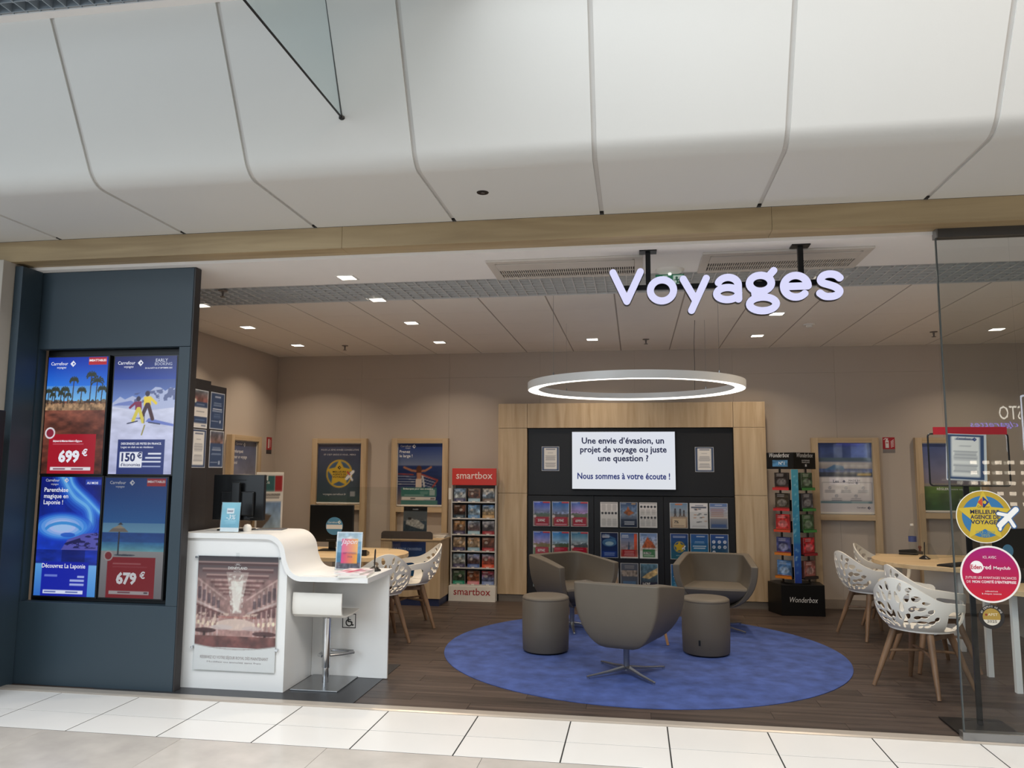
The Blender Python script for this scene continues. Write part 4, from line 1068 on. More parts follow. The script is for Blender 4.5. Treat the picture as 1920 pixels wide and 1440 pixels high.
def badge(p, cu, cv, r, asp, plane=True):
    p.circ(cu, cv, r, (196, 164, 60)).circ(cu, cv, r * 0.88, (70, 100, 130)).circ(cu, cv, r * 0.8, (58, 90, 124))
    pts = []
    for k in range(10):
        a = R(90 + 36 * k); rr = r * (1.0 if k % 2 == 0 else 0.55); pts.append((cu + rr * math.cos(a), cv + rr * asp * math.sin(a)))
    p.poly(pts, (206, 172, 48))
    if plane: p.line([(cu + r * 0.55, cv - r * 0.35 * asp), (cu + r * 1.05, cv + r * 0.15 * asp)], r * 0.11, (232, 234, 238)).line([(cu + r * 0.7, cv - r * 0.0 * asp), (cu + r * 1.0, cv - r * 0.45 * asp)], r * 0.07, (232, 234, 238)).line([(cu + r * 0.62, cv + r * 0.12 * asp), (cu + r * 0.78, cv - r * 0.05 * asp)], r * 0.06, (180, 60, 60))
    return p
# left of pair on the back wall: award poster
p = Pic(60, 74, (60, 78, 100), 0.81); p.grad(0, 1, (52, 76, 84), (52, 62, 98)).noise(3, 4, 81, 0.25, 0, 1, 0.6, 1).grad(0, 0.12, (48, 74, 74), (52, 76, 84))
badge(p, 0.5, 0.49, 0.30, 0.81); p.rect(0.76, 0.10, 0.87, 0.185, (150, 156, 162))
def dec(t, s):
    text('POUR LA 3ÈME ANNÉE CONSÉCUTIVE', s, 0, 0.675, ink((206, 208, 214)), w=0.52, h=0.030, y=-0.0016); text('ET C’EST GRÂCE À VOUS... MERCI', s, 0, 0.612, ink((206, 208, 214)), w=0.44, h=0.030, y=-0.0016)
    for k, q in enumerate(('MEILLEURE', 'AGENCE DE', 'VOYAGES')): text(q, s, 0, 0.385 - 0.034 * k, ink((60, 52, 36)), w=0.185, h=0.034, y=-0.0017, bold=0.02)
    text('voyages.carrefour.fr', s, -0.06, 0.092, ink((200, 204, 206)), w=0.32, h=0.036, y=-0.0016, bold=0.01); logo(s, 0.0, 0.452, 0.05, ink((60, 52, 36)), y=-0.0016)
wall_frame('oak framed poster of a gold star award on dark blue', (-3.865, YB, 0), 0.755, 0, p, 1.172, 0.76, 0.605, dec)
# right of pair: ship railing poster
p = Pic(60, 78, (40, 60, 120), 0.78)
p.grad(0.64, 1, (116, 128, 156), (34, 56, 124)).grad(0.3, 0.64, (30, 44, 84), (36, 54, 104)).noise(6, 30, 83, 0.15, 0.3, 0.64)
p.grad(0, 0.3, (150, 130, 120), (60, 70, 110)).rect(0.6, 0, 1, 0.3, (24, 44, 96))
for k in range(4): p.line([(0, 0.46 - 0.042 * k), (0.4, 0.455 - 0.042 * k)], 0.006, (196, 198, 204)); p.line([(0.52, 0.48 - 0.05 * k), (0.86, 0.40 - 0.045 * k)], 0.006, (196, 198, 204))
p.line([(0, 0.50), (0.35, 0.49)], 0.012, (150, 66, 56)).line([(0.52, 0.50), (0.90, 0.40), (0.78, 0.28)], 0.016, (150, 62, 52)).line([(0.56, 0.46), (0.60, 0.30)], 0.02, (196, 196, 198))
p.line([(0.14, 0.61), (0.32, 0.555), (0.48, 0.545)], 0.022, (168, 112, 84)).line([(0.75, 0.615), (0.62, 0.555), (0.48, 0.545)], 0.022, (168, 112, 84)).ell(0.48, 0.59, 0.055, 0.05, (84, 50, 38)).poly([(0.42, 0.60), (0.54, 0.60), (0.52, 0.47), (0.42, 0.47)], (90, 52, 40)).poly([(0.43, 0.52), (0.53, 0.52), (0.53, 0.42), (0.43, 0.42)], (176, 124, 96)).poly([(0.41, 0.42), (0.54, 0.42), (0.54, 0.27), (0.41, 0.27)], (206, 190, 178))
p.rect(0.08, 0.13, 0.88, 0.28, (60, 112, 106)).rect(0.10, 0.075, 0.86, 0.125, (206, 204, 200)).rect(0.08, 0.0, 0.9, 0.07, (70, 116, 110)).rect(0.72, 0.15, 0.84, 0.245, (150, 170, 168)).rect(0.16, 0.15, 0.6, 0.162, (210, 224, 220), 0.7).rect(0.3, 0.09, 0.4, 0.11, (60, 60, 66)).rect(0.74, 0.09, 0.84, 0.11, (60, 50, 56)).lines(0.5, 0.7, 0.17, 0.22, 2, (190, 210, 206), 0.6)
def dec(t, s):
    text('Carrefour', s, -0.195, 0.742, ink((226, 228, 234)), h=0.036, y=-0.0016, bold=0.01); text('voyages', s, -0.17, 0.722, ink((226, 228, 234)), h=0.022, y=-0.0016); logo(s, -0.085, 0.75, 0.05, ink((226, 228, 234)), y=-0.0016)
    text('Prenez', s, -0.28, 0.665, ink((232, 234, 238)), h=0.052, y=-0.0016, align='L', bold=0.02); text('le large !', s, -0.28, 0.61, ink((232, 234, 238)), h=0.052, y=-0.0016, align='L', bold=0.02)
    text('Embarquez pour une croisière', s, -0.02, 0.193, ink((226, 234, 232)), w=0.40, h=0.028, y=-0.0017, bold=0.02)
wall_frame('oak framed poster of a woman at a ship railing under deep blue sky', (-2.766, YB, 0), 0.758, 0, p, 1.153, 0.785, 0.595, dec)
# right wall frames
p = Pic(60, 78, (214, 212, 216), 0.76)
p.grad(0.5, 1, (90, 110, 160), (62, 82, 140)).rect(0.3, 0.78, 0.46, 0.98, (120, 140, 190)).rect(0.62, 0.78, 0.92, 0.98, (104, 128, 196)).noise(5, 8, 91, 0.3, 0.5, 1).rect(0, 0.73, 1, 0.78, (84, 104, 120)).grad(0.62, 0.72, (150, 146, 150), (190, 186, 184)).poly([(0.1, 0.60), (0.3, 0.68), (0.46, 0.66), (0.5, 0.60)], (70, 110, 150)).rect(0, 0.50, 1, 0.57, (60, 66, 84)).noise(20, 20, 92, 0.3, 0.5, 0.62).rect(0.72, 0.525, 0.98, 0.555, (190, 160, 80))
p.grad(0, 0.5, (206, 202, 204), (214, 210, 210)).rect(0.2, 0.395, 0.76, 0.50, (232, 228, 236))
p.put(((np.abs(p.U - 0.52) < 0.47) & (np.abs(p.V - 0.29) < 0.135)) & ~((np.abs(p.U - 0.52) < 0.455) & (np.abs(p.V - 0.29) < 0.125)), (160, 158, 164))
for u, v in ((0.2, 0.345), (0.5, 0.345), (0.82, 0.345), (0.32, 0.23), (0.68, 0.23)): p.circ(u, v, 0.028, (110, 114, 128)).circ(u, v, 0.018, (210, 208, 212)); p.lines(u - 0.11, u + 0.11, v - 0.075, v - 0.03, 2, (110, 112, 124), 0.8, int(u * 90))
p.rect(0.02, 0.125, 0.98, 0.15, (86, 128, 142)).rect(0.6, 0.125, 0.9, 0.15, (130, 160, 168))
def dec(t, s):
    text('Les', s, -0.11, 0.345, ink((60, 72, 104)), h=0.05, y=-0.0016, bold=0.01); text('+', s, -0.02, 0.34, ink((40, 50, 84)), h=0.06, y=-0.0016, bold=0.03); text('MADE BY', s, 0.10, 0.36, ink((80, 86, 104)), w=0.13, h=0.03, y=-0.0016); text('Carrefour', s, 0.06, 0.335, ink((80, 86, 104)), w=0.07, h=0.022, y=-0.0016); logo(s, 0.125, 0.342, 0.03, ink((80, 86, 104)), y=-0.0016)
    text('Carrefour', s, 0.165, 0.045, ink((40, 48, 76)), w=0.10, h=0.026, y=-0.0016, bold=0.01); logo(s, 0.25, 0.05, 0.035, ink((40, 48, 76)), y=-0.0016)
wall_frame('oak framed information poster with blue photo, right of the red box stand', (2.468, YB, 0), 0.762, 0, p, 1.128, 0.822, 0.606, dec)
p = Pic(48, 60, (120, 130, 160), 0.78); p.grad(0.36, 1, (150, 140, 150), (88, 104, 160)).noise(3, 5, 95, 0.15, 0.36, 1).grad(0, 0.36, (44, 78, 50), (96, 120, 60)).noise(6, 9, 96, 0.3, 0, 0.36).lines(0.3, 0.9, 0.44, 0.47, 1, (220, 220, 224)).rect(0.62, 0.04, 0.8, 0.17, (180, 184, 180)).rect(0, 0.37, 0.6, 0.395, (170, 160, 120), 0.6)
def dec(t, s):
    text('RÉGLER', s, -0.10, 0.235, ink((226, 228, 224)), w=0.13, h=0.036, y=-0.0016, bold=0.02); text('votre voyage', s, 0.08, 0.235, ink((220, 222, 220)), w=0.18, h=0.034, y=-0.0016); text('Vous pouvez même', s, -0.02, 0.285, ink((220, 222, 224)), w=0.40, h=0.028, y=-0.0016)
wall_frame('oak framed poster of green fields under a mauve sky behind the glass', (3.64, YB, 0), 0.775, 0, p, 1.161, 0.775, 0.605, dec)
# left wall frame
p = Pic(52, 66, (80, 96, 140), 0.78); p.grad(0.28, 1, (140, 140, 156), (60, 78, 120)).ell(0.55, 0.42, 0.5, 0.06, (196, 194, 198), 0.6).noise(4, 6, 97, 0.2, 0.28, 1).grad(0, 0.30, (96, 60, 56), (130, 92, 84)).noise(12, 12, 98, 0.4, 0, 0.32)
def dec(t, s):
    text('Carrefour', s, -0.13, 0.715, ink((220, 224, 232)), h=0.038, y=-0.0016, bold=0.01); logo(s, 0.0, 0.72, 0.05, ink((220, 224, 232)), y=-0.0016)
    for k, q in enumerate(('Embarquez', 'pour un voyage', 'inouï')): text(q, s, -0.27, 0.62 - 0.068 * k, ink((226, 228, 234)), h=0.055, y=-0.0016, align='L', bold=0.015)
wall_frame('oak framed poster reading Embarquez on the left side wall', (XL, 8.935, 0), 0.755, R(90), p, 1.175, 0.76, 0.60, dec)
# fire extinguisher signs
def ext_sign(label, loc, rz, w, h, kind):
    t = thing('fire_sign', label, 'safety sign', loc, rz, 'red fire extinguisher signs')
    p = Pic(36, 48, (170, 34, 44), w / h); p.rect(0, 0, 1, 0.24, (128, 122, 120))
    if kind: p.rect(0.22, 0.32, 0.5, 0.80, (226, 222, 220)).rect(0.28, 0.80, 0.42, 0.90, (226, 222, 220)).line([(0.1, 0.86), (0.24, 0.92), (0.44, 0.9)], 0.035, (226, 222, 220)).rect(0.27, 0.62, 0.45, 0.68, (170, 34, 44)); [p.line([(0.68, 0.36 + 0.09 * k), (0.9, 0.44 + 0.10 * k)], 0.028, (226, 222, 220)) for k in range(5)]
    else: p.rect(0.3, 0.34, 0.55, 0.9, (220, 210, 206)).rect(0.65, 0.4, 0.8, 0.85, (206, 150, 150)).rect(0, 0, 1, 0.24, (48, 46, 52))
    sheet('sign_plate', p, w, h, PAPER, t, (0, -0.001, 0), 0.003)
ext_sign('red fire extinguisher sign on the back wall right of the information poster', (2.98, YB, 1.829), 0, 0.137, 0.184, 1)
ext_sign('small red fire sign in the left rear corner of the side wall', (XL, 9.64, 1.80), R(90), 0.15, 0.22, 0)

# ---- display stand in the left corner
t = thing('brochure_display', 'white floor display with green red headed holiday poster in the left corner', 'display stand', (-4.42, 8.95, 0), R(30))
obj('rear_board', MB().box(-0.16, 0.16, 0.0, 0.02, 0.0, 1.56), WHITE_PLASTIC, t, bevel=0.002)
obj('base_tray', MB().box(-0.16, 0.16, -0.18, -0.0005, 0.0, 0.05), WHITE_PLASTIC, t, bevel=0.002)
p = Pic(28, 90, (228, 226, 222), 0.22); p.rect(0.05, 0.855, 0.68, 0.985, (50, 96, 100)).rect(0.70, 0.855, 0.97, 0.985, (156, 36, 40)).lines(0.06, 0.94, 0.79, 0.84, 2, (70, 66, 66), 0.8).grad(0.50, 0.77, (170, 190, 200), (110, 140, 180), 0.05, 0.95).noise(5, 10, 99, 0.3, 0.5, 0.77).poly([(0.05, 0.50), (0.5, 0.62), (0.6, 0.66), (0.2, 0.68), (0.05, 0.66)], (96, 84, 74)).rect(0.05, 0.2, 0.95, 0.47, (130, 120, 110)).noise(9, 14, 100, 0.5, 0.2, 0.47)
s = sheet('poster', p, 0.31, 1.48, PAPER, t, (0, -0.0005, 0.065), 0.001)
text('M', s, -0.05, 1.395, ink((226, 234, 232)), h=0.08, y=-0.0012, bold=0.02); text('CLUB', s, -0.05, 1.355, ink((226, 234, 232)), h=0.04, y=-0.0012); text('CLUBS DU MONDE', s, 0.0, 1.215, ink((80, 76, 76)), w=0.25, h=0.03, y=-0.0012)
for k in range(2): obj('shelf_lip', MB().box(-0.16, 0.16, -0.06, -0.002, 0.62 - 0.3 * k, 0.67 - 0.3 * k), WHITE_PLASTIC, t)

# ================================================================== LEFT DESK GROUP
def desk(name, label, loc, rz, outline, h, panels):
    t = thing(name, label, 'desk', loc, rz)
    obj('desk_top', MB().prism(outline, h - 0.04, h, 'XY'), DESKW, t, bevel=0.003, smooth=35)
    for nm, bx, mt in panels: obj(nm, MB().box(*bx), mt, t, bevel=0.002)
    return t
out = [(-1.25, -0.42), (-0.10, -0.45)] + arc(-0.10, 0.06, 0.52, 0.51, -80, 80, 14) + [(-1.25, 0.55)]
desk('desk', 'left curved beech desk with rounded end behind the white counter', (-2.73, 7.68, 0), 0, out, 0.75,
     [('pedestal', (-1.22, -0.75, -0.36, 0.48, 0.0, 0.7095), WHITE), ('leg_panel', (-0.25, -0.21, -0.25, 0.35, 0.0, 0.7095), WHITE)])
t = thing('monitor', 'black monitor with a round blue sticker on the left desk', 'monitor', (-3.17, 7.86, 0.7505), R(4))
obj('screen_housing', MB().box(-0.235, 0.235, -0.018, 0.022, 0.09, 0.475), BLACKP, t, bevel=0.006)
obj('stand_post', MB().box(-0.035, 0.035, 0.0225, 0.05, 0.012, 0.30), BLACKP, t)
obj('stand_base', MB().box(-0.12, 0.12, -0.07, 0.10, 0.0, 0.0115), BLACKP, t, bevel=0.004)
st = obj('round_sticker', MB().prism(arc(0, 0, 0.092, 0.092, 0, 354, 60), -0.0012, 0.0, 'XZ'), ink((84, 142, 182)), t, loc=(0.035, -0.0185, 0.255))
obj('white_band', MB().box(-0.085, 0.085, -0.0018, -0.0013, -0.03, 0.014), ink((226, 226, 226)), st)
text('Carrefour', st, -0.018, 0.03, ink((226, 236, 242)), h=0.026, y=-0.0013, bold=0.01); logo(st, 0.052, 0.04, 0.035, ink((226, 236, 242)), y=-0.0013)
obj('lower_bezel', MB().box(-0.05, 0.05, -0.0195, -0.0185, 0.11, 0.118), GREYM, t)
t = thing('desk_phone', 'black desk phone on the left desk beside the monitor', 'phone', (-2.72, 7.50, 0.7505), R(10))
obj('body', MB().prism([(-0.09, 0), (0.09, 0), (0.09, 0.025), (-0.09, 0.06)], -0.08, 0.08, 'YZ'), BLACKP, t, bevel=0.004)
obj('handset', MB().tube([(-0.06, -0.07, 0.055), (-0.06, 0.0, 0.085), (-0.06, 0.07, 0.085)], [0.022, 0.016, 0.022], 10), BLACKP, t, smooth=40)
def plexi(label, loc, rz, w, h, x_off=0.0):
    t = thing('protective_screen', label, 'glass screen', loc, rz, 'clear acrylic desk screens')
    poly = [(-w / 2, 0.0), (w / 2, 0.0), (w / 2, h - 0.04)] + arc(w / 2 - 0.04, h - 0.04, 0.04, 0.04, 0, 90, 6)[1:] + arc(-w / 2 + 0.04, h - 0.04, 0.04, 0.04, 90, 180, 6)
    obj('sheet', MB().prism(poly, -0.0025, 0.0025, 'XZ'), ACRYL, t)
    for x in (-w / 2 + 0.10, w / 2 - 0.10):
        obj('foot', MB().prism([(-0.10, 0), (0.10, 0), (0.02, 0.15), (-0.02, 0.15)], x - 0.0025, x + 0.0025, 'YZ'), ACRYL, t)
plexi('clear acrylic screen standing on the left desk', (-2.80, 8.11, 0.7505), R(4), 0.60, 0.66)

# low cabinet with brochures between the left frames
lc = thing('low_cabinet', 'light oak low cabinet with blue plinth and poster behind the left chairs', 'cabinet', (-2.70, 9.31, 0))
obj('body', MB().box(-0.34, 0.40, -0.22, 0.33, 0.085, 0.755), OAK, lc, bevel=0.002)
obj('plinth', MB().box(-0.32, 0.385, -0.205, 0.31, 0.0, 0.0845), pm('plinth_blue', (34, 46, 84), 0.5), lc)
obj('top_board', MB().box(-0.34, 0.41, -0.23, 0.34, 0.7555, 0.775), OAKX, lc, bevel=0.002)
p = Pic(40, 40, (26, 52, 100), 1.06); p.grad(0, 1, (34, 88, 128), (28, 44, 92)).noise(4, 5, 105, 0.25).ell(0.85, 0.22, 0.2, 0.18, (150, 130, 70), 0.5)
s = sheet('blue_poster', p, 0.42, 0.40, PAPER, lc, (0.01, -0.2205, 0.345), 0.0015)
text('LA MAGIE CROISIÈRES', s, -0.01, 0.30, ink((130, 150, 186)), w=0.34, h=0.04, y=-0.0017, bold=0.01)
up_ = MB().prism([(-0.335, 0), (0.30, 0), (0.30, 0.05)] + arc(0.26, 0.05, 0.04, 0.04, 0, 90, 6)[1:] + arc(-0.295, 0.05, 0.04, 0.04, 90, 180, 6), -0.225, -0.205, 'XZ')
obj('rounded_upstand', up_, pm('upstand_taupe', (78, 70, 66), 0.6), lc, loc=(0, 0, 0.7755), smooth=35)
p = Pic(40, 52, (60, 72, 84), 0.78); p.grad(0.45, 1, (96, 98, 102), (84, 92, 98)).grad(0, 0.55, (44, 56, 68), (58, 72, 84)).rect(0, 0.86, 1, 1, (18, 18, 22)).poly([(0.12, 0.55), (0.3, 0.62), (0.62, 0.58), (0.9, 0.42), (0.86, 0.28), (0.6, 0.32), (0.1, 0.44)], (170, 168, 164)).noise(16, 20, 106, 0.35, 0.25, 0.62).rect(0.2, 0.58, 0.34, 0.66, (54, 50, 50)).lines(0.3, 0.7, 0.06, 0.1, 1, (130, 130, 136))
t, s = stander('cruise_sign', 'dark standing poster of a white cruise ship on the low cabinet', (-2.635, 9.14, 0.776), 0.292, 0.375, p, tilt=-0.06)
text('À BORD', s, 0, 0.337, ink((220, 220, 224)), w=0.07, y=-0.0017, bold=0.01)
for k in range(3):
    p = Pic(12, 14, (150, 140, 130), 0.72); p.noise(4, 4, 110 + k, 0.5)
    magazine(('bottom', 'middle', 'top')[k] + ' magazine of the small pile on the low cabinet by the red headed stand', (-2.395, 9.42, 0.776 + 0.0135 * k), R(6 * k - 4), p, 0.012, (0.19, 0.26))['group'] = 'magazines on the low cabinet'

# ================================================================== STAND WITH GIFT BOXES
ss = thing('gift_box_stand', 'white shelf stand with red header full of gift boxes beside the wall unit', 'display stand', (-1.995, 9.52, 0))
W2 = 0.285
RED = ink((204, 52, 40), 0.4)
obj('header', MB().box(-W2 + 0.012, W2, -0.02, 0.02, 1.413, 1.621), RED, ss, bevel=0.002)
text('smartbox', ss, 0.01, 1.492, ink((240, 224, 216)), w=0.46, h=0.125, y=-0.0205, bold=0.006)
obj('base', MB().box(-W2 - 0.015, W2, -0.02, 0.25, 0.0, 0.185), WHITE_PLASTIC, ss, bevel=0.002)
text('smartbox', ss, -0.005, 0.078, ink((170, 40, 48)), w=0.46, h=0.12, y=-0.0205, bold=0.006)
obj('back_panel', MB().box(-W2, W2 - 0.002, 0.17, 0.19, 0.1855, 1.412), pm('stand_back_dark', (54, 54, 60), 0.6), ss)
for sg_ in (-1, 1):
    obj('side_panel', MB().box(-W2 if sg_ < 0 else W2 - 0.014, -W2 + 0.014 if sg_ < 0 else W2, 0.0, 0.1695, 0.1855, 1.412), pm('stand_grey', (196, 194, 190), 0.5), ss)
obj('side_tag', MB().box(-W2 - 0.035, -W2 - 0.002, -0.002, 0.002, 1.235, 1.375), WHITE_PLASTIC, ss)
SHZ = [1.205, 1.003, 0.806, 0.604, 0.402, 0.198]
for z in SHZ:
    obj('shelf', MB().box(-W2 + 0.0145, W2 - 0.0145, 0.0, 0.169, z - 0.012, z), pm('stand_grey', (196, 194, 190)), ss)
    obj('shelf_lip', MB().box(-W2 + 0.0145, W2 - 0.0145, -0.006, -0.0005, z - 0.012, z + 0.006), pm('stand_grey', (196, 194, 190)), ss)
    for dx in (-0.09, 0.092): obj('divider', MB().box(dx - 0.0015, dx + 0.0015, 0.0, 0.13, z + 0.0005, z + 0.09), ACRYL, ss)
SKY = [((116, 150, 186), (186, 196, 200)), ((150, 110, 80), (96, 60, 44)), ((196, 176, 150), (150, 170, 190)), ((120, 84, 62), (70, 46, 38)), ((92, 140, 190), (160, 186, 206)), ((84, 130, 186), (176, 150, 110)),
       ((196, 150, 96), (120, 90, 70)), ((150, 170, 186), (110, 90, 96)), ((180, 180, 184), (70, 64, 70)), ((196, 170, 140), (176, 150, 120)), ((150, 116, 84), (196, 170, 140)), ((130, 84, 60), (96, 56, 46)),
       ((150, 186, 206), (196, 200, 196)), ((130, 150, 190), (110, 84, 84)), ((120, 130, 160), (190, 84, 60)), ((84, 110, 84), (60, 84, 66)), ((110, 70, 50), (150, 90, 60)), ((150, 44, 48), (110, 120, 160))]
BAND = [(70, 70, 104), (150, 186, 206), (110, 92, 80), (50, 70, 84), (96, 140, 186), (190, 150, 96), (58, 54, 84), (150, 186, 200), (150, 36, 44), (60, 60, 96), (140, 176, 196), (160, 40, 44), (80, 76, 110), (84, 110, 170), (214, 80, 50), (44, 150, 120), (226, 140, 150), (130, 150, 200)]
COLN = ['pale blue', 'brown', 'sand coloured', 'dark brown', 'sky blue', 'blue and sand', 'golden', 'grey blue', 'grey with red band', 'beige', 'tan', 'red brown', 'white and blue', 'dusk blue', 'blue and orange', 'green', 'brown and pink', 'red and blue']
ROWN = ['top', 'second', 'third', 'fourth', 'fifth', 'bottom']
box_me = MB().box(-0.075, 0.075, 0.0, 0.05, 0.0, 0.165).mesh('carton'); 
for r_i in range(6):
    for c_i in range(3):
        k = r_i * 3 + c_i
        t = thing('gift_box', '%s gift box, %s shelf of the red headed stand, %s' % (COLN[k], ROWN[r_i], ('left', 'middle', 'right')[c_i]), 'gift box', (-1.995 - 0.182 + c_i * 0.183, 9.545, SHZ[r_i] + 0.001), R(-2 + 2 * c_i), 'gift boxes on the red headed stand')
        obj('carton', box_me, ink((206, 202, 198)), t)
        p = Pic(18, 20, SKY[k][0], 0.9); p.grad(0.45, 1, SKY[k][1], SKY[k][0]).grad(0.25, 0.45, tuple(int(v * 0.6) for v in SKY[k][1]), SKY[k][1]).noise(5, 6, 200 + k, 0.75, 0.25, 1).ell(0.5 + 0.15 * math.sin(k), 0.52, 0.24, 0.16, tuple(int(v * 0.5) for v in SKY[k][1]), 0.6).ell(0.42 + 0.2 * math.cos(k * 2.1), 0.62, 0.14, 0.10, (236, 228, 216), 0.7).rect(0.08, 0.86, 0.5, 0.92, (240, 240, 240), 0.7).noise(9, 9, 300 + k, 0.4, 0.25, 0.8)
        p.rect(0, 0, 1, 0.26, BAND[k]).lines(0.15, 0.85, 0.06, 0.22, 2, (230, 230, 230), 0.5, k)
        sheet('printed_front', p, 0.15, 0.165, GLOSSP, t, (0, -0.0002, 0), 0.001)
        obj('price_tag', MB().box(-0.018, 0.018, -0.034, -0.033, -0.006, 0.012), WHITE_PLASTIC, t)

# ================================================================== OAK WALL UNIT
wu = thing('wall_unit', 'oak framed wall unit with black back panels and brochure pockets', 'wall unit', (0.0, 9.60, 0))
def op(x0, x1, z0, z1, y0=0.0, y1=0.21, nm='oak_panel', mt=OAK): return obj(nm, MB().box(x0 + 0.002, x1 - 0.002, y0, y1, z0 + 0.002, z1 - 0.002), mt, wu, bevel=0.0015)
for x0, x1 in ((-1.705, -1.338), (1.165, 1.54)):
    op(x0, x1, 0.085, 1.316); op(x0, x1, 1.316, 2.126); op(x0, x1, 2.126, 2.436)
op(-1.338, 1.165, 2.126, 2.436)
obj('plinth', MB().box(-1.69, 1.53, 0.012, 0.205, 0.0, 0.086), pm('plinth_grey', (112, 106, 100), 0.5), wu)
obj('carcass', MB().box(-1.335, 1.162, 0.10, 0.21, 0.087, 2.123), DARKJ, wu)
op(-1.336, 1.163, 1.296, 2.124, 0.05, 0.099, 'black_upper_panel', BLACK)
for x0, x1 in ((-1.336, -0.513), (-0.513, 0.327), (0.327, 1.163)): op(x0, x1, 0.088, 1.292, 0.04, 0.099, 'black_lower_panel', BLACK)
tv = thing('television', 'bright wall screen with French welcome message on the black panel', 'screen', (-0.15, 9.60, 1.378))
obj('casing', MB().box(-0.628, 0.628, -0.004, 0.048, -0.012, 0.706), BLACKP, tv, bevel=0.003)
p = Pic(60, 34, (232, 236, 244), 1.79); p.C[:] = (232, 236, 246); q = vnoise(p.U, p.V, 2.2, 1.6, 120, 2)[..., None]; p.C = p.C * (1 - 0.35 * np.clip(q - 0.35, 0, 1)) + np.array((236, 236, 200.)) * 0.35 * np.clip(q - 0.35, 0, 1); p.C = p.C.copy()
sheet('display', p, 1.248, 0.698, printed('tv_lit', emit=0.86), tv, (0, -0.0042, 0), 0.002, (10, 10, 12))
NV = glow('tv_navy', (14, 26, 72), 0.8); BL = glow('tv_blue', (22, 44, 120), 0.8)
text("Une envie d’évasion, un", tv, -0.005, 0.555, NV, w=1.0, h=0.105, y=-0.0065, bold=0.024)
text("projet de voyage ou juste", tv, 0.0, 0.447, NV, w=1.05, h=0.105, y=-0.0065, bold=0.024)
text("une question ?", tv, 0.0, 0.34, NV, w=0.61, h=0.105, y=-0.0065, bold=0.024)
text("Nous sommes à votre écoute !", tv, 0.0, 0.122, BL, w=1.12, h=0.105, y=-0.0065, bold=0.024)
for x0, x1, z0, z1, sd in ((-1.158, -0.940, 1.595, 1.897, 'left'), (0.713, 0.933, 1.592, 1.891, 'right')):
    o = sheet('notice_sheet', a4('letter', 5 if sd == 'left' else 6), x1 - x0, z1 - z0, PAPER, None, ((x0 + x1) / 2, 9.6495, z0), 0.0015)
    tag(o, 'navy bordered letter on the black panel %s of the wall screen' % sd, 'notice', 'letters beside the wall screen')

